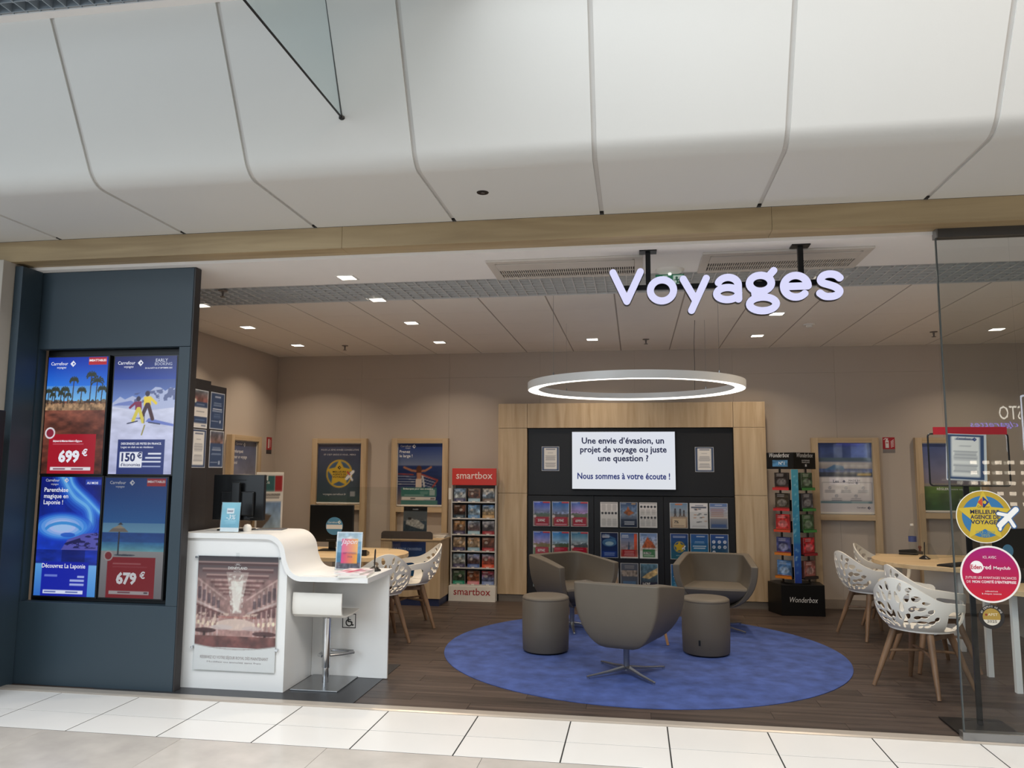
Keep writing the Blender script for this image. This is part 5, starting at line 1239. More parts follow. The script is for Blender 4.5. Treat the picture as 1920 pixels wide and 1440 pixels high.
def brochure_pic(kind, seed, asp=0.72, price=None):
    p = Pic(34, 46, (230, 228, 226), asp); rs = np.random.RandomState(seed)
    A, B, G = rs.uniform(0, 1, 3), rs.uniform(0, 1, 3), rs.uniform(0, 1, 3)
    if kind == 'dest':
        skyt = (34 + 30 * A[0], 70 + 50 * A[1], 150 + 50 * A[2]); skyb = (120 + 90 * B[0], 140 + 60 * B[1], 170 + 40 * B[2])
        p.grad(0.48, 1, skyb, skyt).noise(3, 4, seed, 0.2, 0.6, 1).grad(0.0, 0.48, (90 + 60 * G[0], 70 + 60 * G[1], 50 + 60 * G[2]), (110 + 80 * G[0], 100 + 60 * G[1], 70 + 50 * G[2])).noise(8, 10, seed + 1, 0.5, 0.3, 0.58)
        hz = 0.46 + 0.12 * vnoise(p.U, p.V * 0, 6, 1, seed + 2); p.put((p.V < hz) & (p.V > 0.38), (50 + 80 * G[1], 60 + 60 * G[2], 50 + 60 * G[0]), 0.8)
        p.rect(0.56, 0.93, 1, 1, (190, 44, 60)).rect(0.06, 0.945, 0.4, 0.97, (220, 224, 232), 0.7).rect(0.12, 0.02, 0.9, 0.37, (172, 26, 52)).rect(0.16, 0.06, 0.86, 0.10, (226, 200, 206), 0.8).rect(0.16, 0.29, 0.7, 0.31, (226, 180, 190), 0.7).circ(0.1, 0.40, 0.08, (220, 206, 210))
        p.rect(0, 0, 0.12, 0.02, (200, 200, 200))
    elif kind == 'text':
        p.C[:] = (222, 218, 216); p.rect(0.03, 0.95, 0.97, 0.97, (60, 60, 66))
        for v in ((0.83, 0.40) if seed % 2 else (0.56,)):
            for k in range(5): p.circ(0.12 + 0.19 * k, v, 0.065, (44, 44, 52))
        for u in (0.06, 0.37, 0.68): p.lines(u, u + 0.26, 0.06, 0.34, 7, (130, 126, 128), 0.6, seed); p.lines(u, u + 0.26, 0.50 if seed % 2 else 0.66, 0.74 if seed % 2 else 0.92, 6, (130, 126, 128), 0.6, seed + 1)
    elif kind == 'mount':
        p.grad(0.55, 1, (130, 150, 176), (50, 72, 110)).grad(0.0, 0.55, (40, 50, 70), (120, 130, 150)).poly([(0.2, 0.58), (0.38, 0.70), (0.46, 0.85), (0.55, 0.70), (0.82, 0.58), (0.5, 0.47)], (150, 84, 44)).noise(10, 12, seed, 0.4, 0.42, 0.85).rect(0.05, 0.05, 0.95, 0.34, (40, 50, 74)).lines(0.2, 0.85, 0.10, 0.26, 2, (226, 226, 230), 0.9, 3).rect(0.06, 0.93, 0.36, 0.96, (220, 224, 232), 0.7).rect(0.65, 0.92, 0.9, 0.96, (230, 170, 90), 0.8)
    elif kind == 'family':
        p.grad(0.45, 1, (170, 170, 172), (110, 140, 170)).grad(0, 0.45, (150, 120, 92), (180, 156, 132)).rect(0.3, 0.92, 0.7, 0.97, (206, 120, 70))
        for u, s in ((0.3, 1.0), (0.58, 0.95), (0.78, 0.7)): p.ell(u, 0.52 + 0.22 * s, 0.045, 0.04, (60, 46, 44)).line([(u, 0.52 + 0.17 * s), (u, 0.56)], 0.055 * s, (70, 74, 84)).line([(u, 0.57), (u - 0.05, 0.46)], 0.025, (90, 70, 62)).line([(u, 0.57), (u + 0.05, 0.46)], 0.025, (90, 70, 62))
        p.rect(0.14, 0.04, 0.88, 0.38, (214, 190, 160)).rect(0.2, 0.08, 0.8, 0.11, (120, 104, 96), 0.6)
    elif kind == 'plan':
        p.C[:] = (220, 218, 220); p.rect(0.08, 0.80, 0.92, 0.86, (84, 90, 110)).rect(0.3, 0.89, 0.75, 0.92, (90, 100, 130), 0.8)
        for k in range(14): u, v = rs.uniform(0.1, 0.8), rs.uniform(0.18, 0.76); p.rect(u, v, u + 0.15, v + 0.035, (70, 76, 84) if k % 3 else (190, 140, 110), 0.8)
        p.lines(0.1, 0.9, 0.04, 0.12, 2, (150, 150, 156), 0.6, 2)
    elif kind == 'stripes':
        p.grad(0.4, 1, (196, 180, 176), (90, 120, 176)).lines(0, 1, 0.42, 0.86, 7, (220, 214, 210), 0.8, 1).lines(0.05, 0.8, 0.46, 0.80, 5, (176, 120, 100), 0.7, 2).grad(0, 0.4, (96, 110, 140), (150, 150, 160)).rect(0.1, 0.06, 0.9, 0.18, (70, 96, 150)).rect(0.3, 0.91, 0.7, 0.94, (226, 230, 238), 0.8)
    elif kind == 'aurora':
        p.grad(0, 1, (26, 52, 110), (20, 34, 70)).ell(0.5, 0.60, 0.4, 0.16, (80, 130, 170), 0.7).ell(0.5, 0.56, 0.24, 0.08, (170, 196, 206), 0.8).line([(0.3, 0.9), (0.8, 0.75), (0.85, 0.55)], 0.05, (60, 110, 150), 0.7).rect(0.1, 0.04, 0.9, 0.26, (36, 64, 140)).lines(0.16, 0.84, 0.07, 0.22, 2, (170, 190, 226), 0.7, 3).lines(0.06, 0.55, 0.78, 0.92, 3, (226, 230, 238), 0.9, 4)
    elif kind == 'tower':
        p.grad(0.3, 1, (170, 150, 150), (70, 100, 150)).rect(0.78, 0.3, 0.95, 0.96, (206, 84, 56)).poly([(0.42, 0.34), (0.47, 0.66), (0.52, 0.62), (0.54, 0.34)], (70, 84, 110)).grad(0, 0.34, (180, 70, 50), (150, 90, 80)).noise(8, 8, seed, 0.3, 0, 0.5).rect(0.12, 0.07, 0.86, 0.33, (160, 40, 44)).lines(0.2, 0.8, 0.1, 0.3, 3, (226, 190, 186), 0.7, 3).rect(0, 0, 1, 0.05, (220, 216, 214)).lines(0.06, 0.5, 0.80, 0.93, 2, (226, 230, 238), 0.9, 4)
    elif kind == 'temple':
        p.grad(0.3, 1, (206, 190, 180), (110, 140, 190)).poly([(0.12, 0.42), (0.3, 0.66), (0.44, 0.86), (0.56, 0.72), (0.7, 0.66), (0.9, 0.42)], (176, 90, 56)).noise(12, 14, seed, 0.45, 0.36, 0.86).rect(0.16, 0.05, 0.86, 0.36, (62, 120, 76)).rect(0.2, 0.16, 0.62, 0.26, (226, 226, 220)).lines(0.2, 0.8, 0.08, 0.14, 1, (206, 224, 206), 0.8).rect(0.1, 0.9, 0.4, 0.94, (90, 120, 150))
    elif kind == 'award':
        p.grad(0, 1, (44, 104, 120), (34, 62, 130)); badge(p, 0.5, 0.48, 0.30, asp); p.lines(0.1, 0.9, 0.82, 0.92, 2, (206, 214, 228), 0.7, 3).lines(0.3, 0.7, 0.12, 0.17, 1, (206, 220, 220), 0.7, 5)
    elif kind == 'blue':
        p.grad(0, 1, (52, 128, 160), (44, 84, 150)).lines(0.12, 0.88, 0.40, 0.56, 2, (226, 232, 240), 0.9, 5).lines(0.2, 0.8, 0.62, 0.72, 2, (190, 210, 228), 0.6, 6).lines(0.15, 0.85, 0.12, 0.32, 4, (170, 200, 216), 0.6, 7).rect(0.34, 0.88, 0.8, 0.92, (220, 228, 238), 0.8)
    elif kind == 'icons':
        p.grad(0, 1, (44, 84, 96), (44, 78, 150))
        for k in range(7): p.circ(0.2 + 0.3 * (k % 3), 0.70 - 0.2 * (k // 3), 0.085, (226, 230, 236)).circ(0.2 + 0.3 * (k % 3), 0.70 - 0.2 * (k // 3), 0.035, (70, 90, 140))
        p.rect(0.3, 0.86, 0.75, 0.90, (220, 228, 238), 0.8)
    elif kind == 'grey':
        p.C[:] = (86, 92, 104); p.rect(0.05, 0.48, 0.95, 0.72, (140, 130, 122)).noise(10, 10, seed, 0.5, 0.48, 0.72).rect(0.14, 0.14, 0.86, 0.30, (90, 120, 156)).lines(0.2, 0.8, 0.78, 0.92, 2, (190, 180, 170), 0.6, 3)
    elif kind == 'coast':
        p.grad(0, 1, (60, 64, 74), (90, 130, 150)).poly([(0.1, 0.45), (0.4, 0.62), (1, 0.85), (1, 0.6), (0.5, 0.4)], (196, 170, 120)).noise(9, 9, seed, 0.35, 0.3, 1).rect(0.05, 0.0, 0.95, 0.28, (54, 50, 60)).lines(0.2, 0.8, 0.03, 0.09, 1, (220, 220, 224), 0.8)
    p.border(0.02, (214, 214, 214))
    return p
CX = [[-1.154, -0.921, -0.689], [-0.327, -0.09, 0.143], [0.506, 0.741, 0.972]]
RZ = [0.917, 0.552, 0.190]
KIND = {(0, 0): ('dest', 'dest', 'dest'), (0, 1): ('text', 'mount', 'text'), (0, 2): ('family', 'plan', 'stripes'), (1, 0): ('dest', 'dest', 'dest'), (1, 1): ('aurora', 'tower', 'temple'), (1, 2): ('award', 'blue', 'icons'), (2, 0): ('blue', 'dest', 'dest'), (2, 1): ('family', 'grey', 'coast'), (2, 2): ('blue', 'blue', 'plan')}
PRICE = {(0, 0, 0): '599', (0, 0, 1): '679', (0, 0, 2): '699', (1, 0, 0): '879'}
LBL = {'dest': 'holiday brochure with red price box', 'text': 'white text brochure with rows of dark dots', 'mount': 'brochure of an island abbey at dusk', 'family': 'brochure with people walking on a beach', 'plan': 'white brochure with scattered small pictures', 'stripes': 'brochure with pale stripes under blue sky', 'aurora': 'dark blue northern lights brochure', 'tower': 'brochure of a city tower with red box', 'temple': 'brochure of an orange temple with green box', 'award': 'blue brochure with gold star award', 'blue': 'plain blue letter brochure', 'icons': 'blue brochure with rows of white icons', 'grey': 'grey brochure with photo strip', 'coast': 'brochure of a sandy coast from above'}
ORD = ['left', 'middle', 'right']
for r_i in range(3):
    for b_i in range(3):
        for c_i in range(3):
            kd = KIND[(r_i, b_i)][c_i]; x = CX[b_i][c_i]; z = RZ[r_i]
            obj('brochure_pocket', MB().box(x - 0.113, x + 0.113, -0.016, -0.0135, z - 0.006, z + 0.20).box(x - 0.113, x + 0.113, -0.0134, 0.0395, z - 0.006, z - 0.003), ACRYL, wu)
            t = thing('brochure', '%s, wall unit %s bay, %s row, %s' % (LBL[kd], ORD[b_i], ('top', 'middle', 'bottom')[r_i], ORD[c_i]), 'brochure', (x, 9.6255, z), 0, 'brochures in the pockets of the wall unit')
            obj('pages', MB().box(-0.106, 0.106, 0.0, 0.008, 0.0, 0.298), WHITE_PLASTIC, t)
            s = sheet('cover', brochure_pic(kd, 400 + r_i * 37 + b_i * 11 + c_i * 3 + (1 if kd == 'text' and c_i == 0 else 0)), 0.213, 0.302, GLOSSP, t, (0, -0.0003, 0), 0.001)
            pr = PRICE.get((r_i, b_i, c_i))
            if pr: text(pr + '€', s, -0.005, 0.055, ink((236, 226, 228)), h=0.042, y=-0.0012, bold=0.03)
            if kd == 'family' and r_i == 0: text('7%', s, -0.03, 0.06, ink((50, 44, 44)), h=0.045, y=-0.0012, bold=0.02)
            if kd == 'temple': text('1319€', s, -0.018, 0.053, ink((40, 50, 44)), w=0.085, h=0.036, y=-0.0012, bold=0.03)
            if kd == 'coast': text('167€', s, -0.03, 0.045, ink((236, 232, 232)), h=0.045, y=-0.0012, bold=0.03)

# ================================================================== LOUNGE
tag(obj('round_rug', MB().lathe([(1.752, 0.0005), (1.752, 0.005), (1.748, 0.006), (0.0, 0.006)], 128, caps=False), RUGM, None, loc=(0.02, 7.25, 0)), 'large round blue rug inlaid in the dark plank floor', 'rug')

def tub(k):
    """half widths and depths of the tub plan for size factor k (chair faces +X)"""
    return 0.335 * k, 0.415 * k, -0.30 * (0.55 + 0.45 * k), 0.27 * (0.45 + 0.55 * k)
def kz(e): return 0.34 + 0.66 * (1 - (1 - e) ** 2.4) ** 0.62
def u_path(k, d=0.0, rc=0.03):
    """open plan line, right arm tip - back - left arm tip, set in by d, with filleted corners"""
    hb, hf, xb, xf = tub(k)
    hb -= d; hf -= d; xb += d; rc = max(rc * k - d * 0.2, 0.012)
    L_ = math.hypot(xf - xb, hf - hb); ux, uy = (xf - xb) / L_, (hf - hb) / L_
    pts = []
    for q in range(5): pts.append((xf + (xb + ux * rc - xf) * q / 4, -(hf + (hb + uy * rc - hf) * q / 4)))
    for q in range(1, 6):
        t_ = q / 6; a, c, b = (xb + ux * rc, -(hb + uy * rc)), (xb, -hb), (xb, -hb + rc)
        pts.append(tuple((1 - t_) ** 2 * a[i] + 2 * t_ * (1 - t_) * c[i] + t_ ** 2 * b[i] for i in (0, 1)))
    back = [(xb - 0.012 * k * (1 - (y_ / hb) ** 2), y_) for y_ in np.linspace(-hb + rc, 0, 4)]
    half = pts + back
    return half + [(x_, -y_) for x_, y_ in reversed(half[:-1])]
def make_armchair():
    zb, zt = 0.235, 0.73
    lev = [0.0, 0.03, 0.08, 0.15, 0.24, 0.35, 0.48, 0.62, 0.78, 0.92, 1.0]
    rows = []
    for e in lev:
        k = kz(e); o_ = u_path(k); i_ = u_path(k, 0.07 * min(1, k + 0.1), 0.10)
        zo = [zb + (zt - 0.075 * max(0.0, min(1.0, (x_ + 0.30) / 0.57)) ** 1.2 - zb) * e for x_, y_ in o_]
        rows.append((o_, i_, zo))
    n = len(rows[0][0]); vs = []; fs = []
    for o_, i_, zo in rows:
        vs += [(p[0], p[1], z) for p, z in zip(o_, zo)] + [(p[0], p[1], z) for p, z in zip(i_, zo)]
    N2 = 2 * n
    for r_i in range(len(rows) - 1):
        a = r_i * N2; b = a + N2
        for i in range(n - 1):
            fs += [(a + i + 1, a + i, b + i, b + i + 1), (a + n + i, a + n + i + 1, b + n + i + 1, b + n + i)]
        fs += [(a, a + n, b + n, b), (a + n + n - 1, a + n - 1, b + n - 1, b + N2 - 1)]
    tpo = (len(rows) - 1) * N2
    for i in range(n - 1):
        fs += [(tpo + i, tpo + n + i, tpo + n + i + 1, tpo + i + 1), (i, i + 1, n + i + 1, n + i)]
    def fixn(me):
        bx = bmesh.new(); bx.from_mesh(me); bmesh.ops.recalc_face_normals(bx, faces=bx.faces); bx.to_mesh(me); bx.free(); return me
    t = thing('tub_armchair', '', 'armchair')
    obj('shell', fixn(MB().add(vs, fs).mesh('shell')), TAUPE, t, bevel=0.012, smooth=32, seg=3)
    vs = []; fs = []; m_ = 0
    prof = [(0.236, 0.55), (0.25, 0.66), (0.28, 0.80), (0.325, 0.93), (0.375, 1.0), (0.415, 1.01), (0.432, 0.985), (0.440, 0.93)]
    for z, g in prof:
        hb, hf, xb, xf = tub(kz((z - zb) / (zt - zb)))
        d = 0.055; x0_, x1_ = xb + d, xb + d + (xf - xb - d) * g
        w0, w1 = hb - d, hb - d + (hf - hb) * g
        loop = [(x0_, y_ * w0) for y_ in (1, 0.5, 0, -0.5, -1)] + [(x1_ + 0.03 * (1 - u * u), u * w1) for u in (-1, -0.8, -0.4, 0, 0.4, 0.8, 1)]
        m_ = len(loop); vs += [(p[0], p[1], z) for p in loop]
    for r_i in range(len(prof) - 1):
        for i in range(m_):
            j = (i + 1) % m_; fs.append((r_i * m_ + j, r_i * m_ + i, (r_i + 1) * m_ + i, (r_i + 1) * m_ + j))
    fs += [tuple(range(m_)), tuple((len(prof) - 1) * m_ + i for i in range(m_ - 1, -1, -1))]
    obj('seat', fixn(MB().add(vs, fs).mesh('seat')), TAUPE, t, smooth=40)
    obj('column', MB().lathe([(0.026, 0.03), (0.024, 0.06), (0.024, 0.20), (0.03, 0.21), (0.06, 0.234)], 20), STEEL, t, smooth=40)
    for k in range(4):
        a = R(50 + 90 * k); c, s = math.cos(a), math.sin(a)
        lg = MB(); vs = []
        for d, hw, z0, z1 in ((0.02, 0.020, 0.040, 0.062), (0.18, 0.014, 0.024, 0.040), (0.365, 0.010, 0.014, 0.024)):
            for sy, z in ((-1, z0), (1, z0), (1, z1), (-1, z1)): vs.append((c * d - s * hw * sy, s * d + c * hw * sy, z))
        lg.add(vs, [(0, 1, 5, 4), (1, 2, 6, 5), (2, 3, 7, 6), (3, 0, 4, 7), (4, 5, 9, 8), (5, 6, 10, 9), (6, 7, 11, 10), (7, 4, 8, 11), (0, 3, 2, 1), (8, 9, 10, 11)])
        f = obj('base_arm', lg, STEEL, t, bevel=0.003)
        obj('glide', MB().lathe([(0.011, 0.0), (0.011, 0.014)], 12, (c * 0.355, s * 0.355)), CHROME, f)
    return t
ac = make_armchair()
def put(o, loc, rz, label, group=None):
    o.location = loc; o.rotation_euler = (0, 0, rz); o['label'] = label
    if group: o['group'] = group
    return o
put(ac, (-0.09, 6.37, 0.0062), R(75), 'taupe tub armchair seen from behind on the front of the rug', 'taupe tub armchairs')
put(copy_tree(ac), (-0.66, 8.10, 0.0062), R(-42), 'taupe tub armchair at the rear left of the rug, turned to the right', 'taupe tub armchairs')
put(copy_tree(ac), (0.80, 8.36, 0.0062), R(-97), 'taupe tub armchair at the rear right of the rug, facing forward', 'taupe tub armchairs')
def make_ottoman():
    t = thing('ottoman', '', 'ottoman')
    obj('body', MB().lathe([(0.196, 0.012), (0.203, 0.02), (0.208, 0.2), (0.208, 0.445), (0.206, 0.452)], 48), TAUPE, t, smooth=40)
    obj('cushion', MB().lathe([(0.206, 0.4525), (0.209, 0.458), (0.205, 0.470), (0.19, 0.480), (0.12, 0.487), (0.0, 0.489)], 48, caps=False), TAUPE, t, smooth=60)
    obj('foot_ring', MB().lathe([(0.18, 0.0), (0.19, 0.0119)], 32), BLACKP, t)
    return t
ot = make_ottoman()
put(ot, (-0.81, 7.05, 0.0062), 0, 'taupe cylindrical ottoman left of the front armchair', 'taupe ottomans')
o2 = put(copy_tree(ot), (0.595, 7.21, 0.0062), R(15), 'taupe cylindrical ottoman with a small black tab, right of the front armchair', 'taupe ottomans')
obj('pull_tab', MB().box(-0.008, 0.008, -0.2115, -0.2078, 0.10, 0.145), BLACKP, o2, loc=(0, 0, 0), rotz=R(-35))
t = thing('low_table', 'low table with wooden legs hidden behind the front armchair', 'table', (0.06, 7.55, 0.0105))
obj('table_top', MB().lathe([(0.25, 0.33), (0.26, 0.335), (0.26, 0.35), (0.25, 0.354)], 40), WHITE, t, smooth=40)
for k in range(3):
    a = R(-25 + 120 * k); obj('leg', MB().tube([(0.15 * math.cos(a), 0.15 * math.sin(a), 0.329), (0.235 * math.cos(a), 0.235 * math.sin(a), 0.0)], [0.017, 0.012], 10), wood('table_leg_wood', (170, 120, 78), (196, 146, 100), 'Z'), t, smooth=40)

# ================================================================== PERFORATED CHAIRS
def make_chair():
    zs = 0.445
    def ztop(ph):
        a = abs(ph)
        if a < 70: return 0.825 - 0.165 * (1 - math.cos(R(a * 180 / 70))) / 2
        return 0.66 - 0.03 * min(1, (a - 70) / 45)
    def mp(ph, t, side):
        a = R(ph); e = t
        zt = ztop(ph)
        rr = math.sin(min(max(e, 0), 1) * PI / 2) ** 0.9
        fb = max(0.0, math.cos(a)) ** 0.7
        rx = 0.215 + rr * (0.04 + 0.10 * fb); ry = 0.225 + rr * 0.085
        fr = max(0.0, -math.cos(a))
        th = 0.0 if side == 0 else 0.011
        z = zs + (zt - zs) * (0.45 * e + 0.55 * e * e)
        return (-(rx - th) * math.cos(a), -(ry - th) * math.sin(a), z + (0.002 if side else 0))
    rs = np.random.RandomState(5)
    holes = []
    def hole(x, y, l, w, ang): holes.append((x, y, l, w, R(ang)))
    # leaf shaped openings fanning out like branches; x = arc metres from the middle, y = height fraction * 0.40
    for sg_ in (-1, 1):
        for (x, y, l, w, ang) in ((0.026, 0.072, 0.032, 0.0105, 80), (0.078, 0.078, 0.032, 0.0105, 68), (0.135, 0.085, 0.030, 0.0105, 50), (0.186, 0.105, 0.034, 0.0115, 40),
                                  (0.045, 0.118, 0.034, 0.013, 78), (0.098, 0.118, 0.036, 0.013, 42), (0.15, 0.142, 0.036, 0.013, 28), (0.21, 0.168, 0.036, 0.013, 58),
                                  (0.02, 0.178, 0.036, 0.013, 100), (0.074, 0.178, 0.034, 0.014, 58), (0.128, 0.194, 0.036, 0.013, 40), (0.182, 0.222, 0.036, 0.013, 45), (0.238, 0.225, 0.030, 0.011, 72),
                                  (0.05, 0.240, 0.034, 0.014, 80), (0.104, 0.25, 0.034, 0.014, 50), (0.156, 0.276, 0.034, 0.012, 38), (0.214, 0.284, 0.032, 0.011, 55),
                                  (0.022, 0.302, 0.032, 0.013, 105), (0.076, 0.312, 0.034, 0.013, 62), (0.130, 0.330, 0.032, 0.012, 40), (0.186, 0.335, 0.028, 0.0105, 32),
                                  (0.045, 0.362, 0.026, 0.011, 70), (0.098, 0.370, 0.026, 0.010, 40)):
            j = rs.uniform(-0.006, 0.006, 2); hole(sg_ * (x * 1.14 + j[0]), y + j[1], l * rs.uniform(0.95, 1.2), w * rs.uniform(1.05, 1.4), ang if sg_ > 0 else 180 - ang)
    def field(PH, T):
        x = np.radians(PH) * 0.30; y = T * 0.40
        f = np.minimum(np.minimum(0.40 - y, y + 0.02), (130 - np.abs(PH)) / 57.3 * 0.30)
        # rounded front corners of the arms
        cx = np.abs(x) - (R(130) * 0.30 - 0.05); cy = y - 0.35
        f = np.where((cx > 0) & (cy > 0), np.minimum(f, 0.05 - np.hypot(cx, cy)), f)
        # open side under each arm
        ax = np.abs(np.abs(x) - R(93) * 0.30) - R(27) * 0.30 + 0.05; ay = np.abs(y - 0.17) - 0.155 + 0.05
        op_ = np.hypot(np.maximum(ax, 0), np.maximum(ay, 0)) + np.minimum(np.maximum(ax, ay), 0) - 0.05
        f = np.minimum(f, op_)
        for hx, hy, l, w, a in holes:
            dx, dy = x - hx, y - hy; c, s = math.cos(a), math.sin(a)
            u = dx * c + dy * s; v = -dx * s + dy * c
            ww = w * (1 - 0.35 * u / l)
            q = (u / l) ** 2 + (v / ww) ** 2
            f = np.minimum(f, (np.sqrt(q + 1e-9) - 1) * w * 0.8)
        return f
    v, fc = msq(field, -131, 131, -0.02, 1.01, 160, 80)
    t = thing('perforated_chair', '', 'chair')
    me = solid(v, fc, mp).mesh('shell')
    bx = bmesh.new(); bx.from_mesh(me); bmesh.ops.recalc_face_normals(bx, faces=bx.faces); bx.to_mesh(me); bx.free()
    obj('shell', me, SHELL, t, smooth=50)
    # seat pan
    nr, na = 7, 48; vs = []; fs = []
    for side in (0, 1):
        for i in range(nr + 1):
            r_ = i / nr
            for k in range(na):
                a = 2 * PI * k / na
                fx = max(0.0, -math.cos(a))
                x = -(0.214 + 0.03 * fx) * math.cos(a) * max(r_, 0.001); y_ = -0.224 * math.sin(a) * max(r_, 0.001)
                z = zs - 0.016 * (1 - r_ * r_) - 0.02 * fx * r_ ** 4 - (0.013 if side else 0)
                vs.append((x, y_, z))
    M = (nr + 1) * na
    for side in (0, 1):
        for i in range(nr):
            for k in range(na):
                a = side * M + i * na; j = (k + 1) % na
                q = (a + k, a + j, a + na + j, a + na + k)
                fs.append(q if side else tuple(reversed(q)))
    for k in range(na): j = (k + 1) % na; fs.append((nr * na + k, nr * na + j, M + nr * na + j, M + nr * na + k))
    me = MB().add(vs, fs).mesh('seat')
    bx = bmesh.new(); bx.from_mesh(me); bmesh.ops.recalc_face_normals(bx, faces=bx.faces); bx.to_mesh(me); bx.free()
    obj('seat', me, SHELL, t, smooth=50)
    for sx_ in (-1, 1):
        for sy in (-1, 1):
            obj('leg', MB().tube([(0.125 * sx_, 0.135 * sy, 0.425), (0.175 * sx_, 0.18 * sy, 0.25), (0.245 * sx_, 0.245 * sy, 0.0)], [0.027, 0.023, 0.014], 10), LEGW, t, smooth=40)
    for sy in (-1, 1): obj('side_rail', MB().box(-0.145, 0.145, sy * 0.145 - 0.009, sy * 0.145 + 0.009, 0.375, 0.412), LEGW, t, bevel=0.002)
    for sx_ in (-1, 1): obj('cross_stretcher', MB().tube([(0.172 * sx_, -0.172, 0.262), (0.0, 0.0, 0.275), (0.172 * sx_, 0.172, 0.262)], 0.010, 8), LEGW, t, smooth=40)
    return t
ch = make_chair()
G1 = 'white perforated shell chairs'
put(ch, (2.10, 6.38, 0.0005), R(42), 'white perforated chair nearest the glass, at the front right', G1)
put(copy_tree(ch), (2.29, 8.26, 0.0005), R(18), 'white perforated chair left of the right desk, its back turned to the rug', G1)
put(copy_tree(ch), (2.66, 8.92, 0.0005), R(-28), 'white perforated chair half hidden behind the right desk end', G1)
put(copy_tree(ch), (2.42, 7.08, 0.0005), R(8), 'white perforated chair behind the front right chair', G1)
put(copy_tree(ch), (-2.43, 7.22, 0.0005), R(123), 'white perforated chair partly behind the counter, its back to the camera', G1)
put(copy_tree(ch), (-2.36, 7.95, 0.0005), R(205), 'white perforated chair beyond the counter, turned to the left desk', G1)

# ================================================================== RIGHT DESKS
out = [(1.6, 0.80), (-0.15, 0.80)] + arc(0.15, 0.25, 0.47, 0.55, 125, 250, 14) + [(0.25, -0.42), (1.6, -0.42)]
desk('desk', 'right curved beech desk with bottle and acrylic screen', (2.62, 7.95, 0), 0, out, 0.75, [('leg_panel', (0.25, 0.29, -0.25, 0.6, 0.0, 0.7095), WHITE), ('pedestal', (1.1, 1.55, -0.38, 0.6, 0.0, 0.7095), WHITE)])
out2 = [(1.7, 0.50), (0.25, 0.50)] + arc(0.25, 0.02, 0.30, 0.48, 95, 265, 14) + [(1.7, -0.46)]
t = desk('desk', 'front right beech desk behind the glass shop front', (2.62, 6.58, 0), 0, out2, 0.75, [('pedestal', (1.2, 1.65, -0.40, 0.45, 0.0, 0.7095), WHITE)])
obj('steel_leg', MB().box(0.10, 0.14, -0.24, -0.20, 0.0, 0.7095), WHITE, t)
obj('steel_leg', MB().box(0.10, 0.14, 0.22, 0.26, 0.0, 0.7095), WHITE, t)
plexi('clear acrylic screen standing on the right desk', (3.02, 8.45, 0.7505), R(35), 0.60, 0.64)
t = thing('water_bottle', 'clear plastic water bottle with blue label on the right desk', 'bottle', (2.80, 8.62, 0.7505))
obj('bottle_body', MB().lathe([(0.0, 0.001), (0.036, 0.001), (0.038, 0.02), (0.038, 0.20), (0.03, 0.25), (0.014, 0.285), (0.014, 0.30), (0.0, 0.301)], 20, caps=False), ACRYL, t, smooth=50)
obj('label_sleeve', MB().lathe([(0.0386, 0.14), (0.0386, 0.195)], 20, caps=False), ink((70, 84, 140)), t, smooth=50)
obj('cap', MB().lathe([(0.016, 0.3015), (0.016, 0.32), (0.014, 0.322)], 14), WHITE_PLASTIC, t)
pen('black pen standing in a round base on the right desk', (2.80, 8.30, 0.7505))
t = thing('stapler', 'black stapler lying at the rear edge of the right desk', 'stapler', (2.78, 8.70, 0.7505), R(165))
obj('base', MB().box(-0.09, 0.09, -0.02, 0.02, 0.0, 0.014), BLACKP, t, bevel=0.004)
obj('arm', MB().prism([(-0.085, 0.018), (0.09, 0.018), (0.09, 0.045), (-0.06, 0.06), (-0.085, 0.045)], -0.018, 0.018, 'XZ'), BLACKP, t, bevel=0.006)
t = thing('stamp', 'small grey stamp with brown knob at the rear of the right desk', 'stamp', (2.92, 8.78, 0.7505))
obj('block', MB().box(-0.025, 0.025, -0.02, 0.02, 0.0, 0.03), GREYM, t, bevel=0.003)
obj('knob', MB().lathe([(0.012, 0.031), (0.009, 0.05), (0.018, 0.07), (0.012, 0.085), (0.0, 0.087)], 14, caps=False), ink((112, 66, 50)), t, smooth=50)
def monitor(label, loc, rz, w=0.46, h=0.33, z0=0.12):
    t = thing('monitor', label, 'monitor', loc, rz)
    obj('screen_housing', MB().box(-w / 2, w / 2, -0.015, 0.02, z0, z0 + h), BLACKP, t, bevel=0.006)
    obj('stand_post', MB().box(-0.03, 0.03, 0.0205, 0.045, 0.012, z0 + 0.2), BLACKP, t)
    obj('stand_base', MB().box(-0.11, 0.11, -0.06, 0.09, 0.0, 0.0115), BLACKP, t, bevel=0.004)
    return t
t = monitor('black monitor with an oval sticker on the right desk', (3.18, 8.10, 0.7505), R(60))
obj('oval_sticker', MB().prism(arc(0, 0, 0.035, 0.05, 0, 350, 36), -0.001, 0.0, 'XZ'), ink((196, 196, 180)), t, loc=(-0.12, -0.0153, 0.27))
t = monitor('black monitor with blue round sticker on the front right desk behind the badges', (2.98, 6.72, 0.7505), R(20), 0.50, 0.31, 0.10)
obj('round_sticker', MB().prism(arc(0, 0, 0.05, 0.05, 0, 350, 36), -0.001, 0.0, 'XZ'), ink((84, 142, 182)), t, loc=(-0.14, -0.0153, 0.24))
t = thing('keyboard', 'black keyboard at the front of the right desk', 'keyboard', (2.90, 7.78, 0.7505), R(40))
obj('case', MB().box(-0.21, 0.21, -0.07, 0.07, 0.0, 0.014), BLACKP, t, bevel=0.004)
km = MB()
for i in range(14):
    for j in range(5): km.box(-0.2 + i * 0.0287, -0.2 + i * 0.0287 + 0.024, -0.062 + j * 0.025, -0.062 + j * 0.025 + 0.021, 0.0145, 0.018)
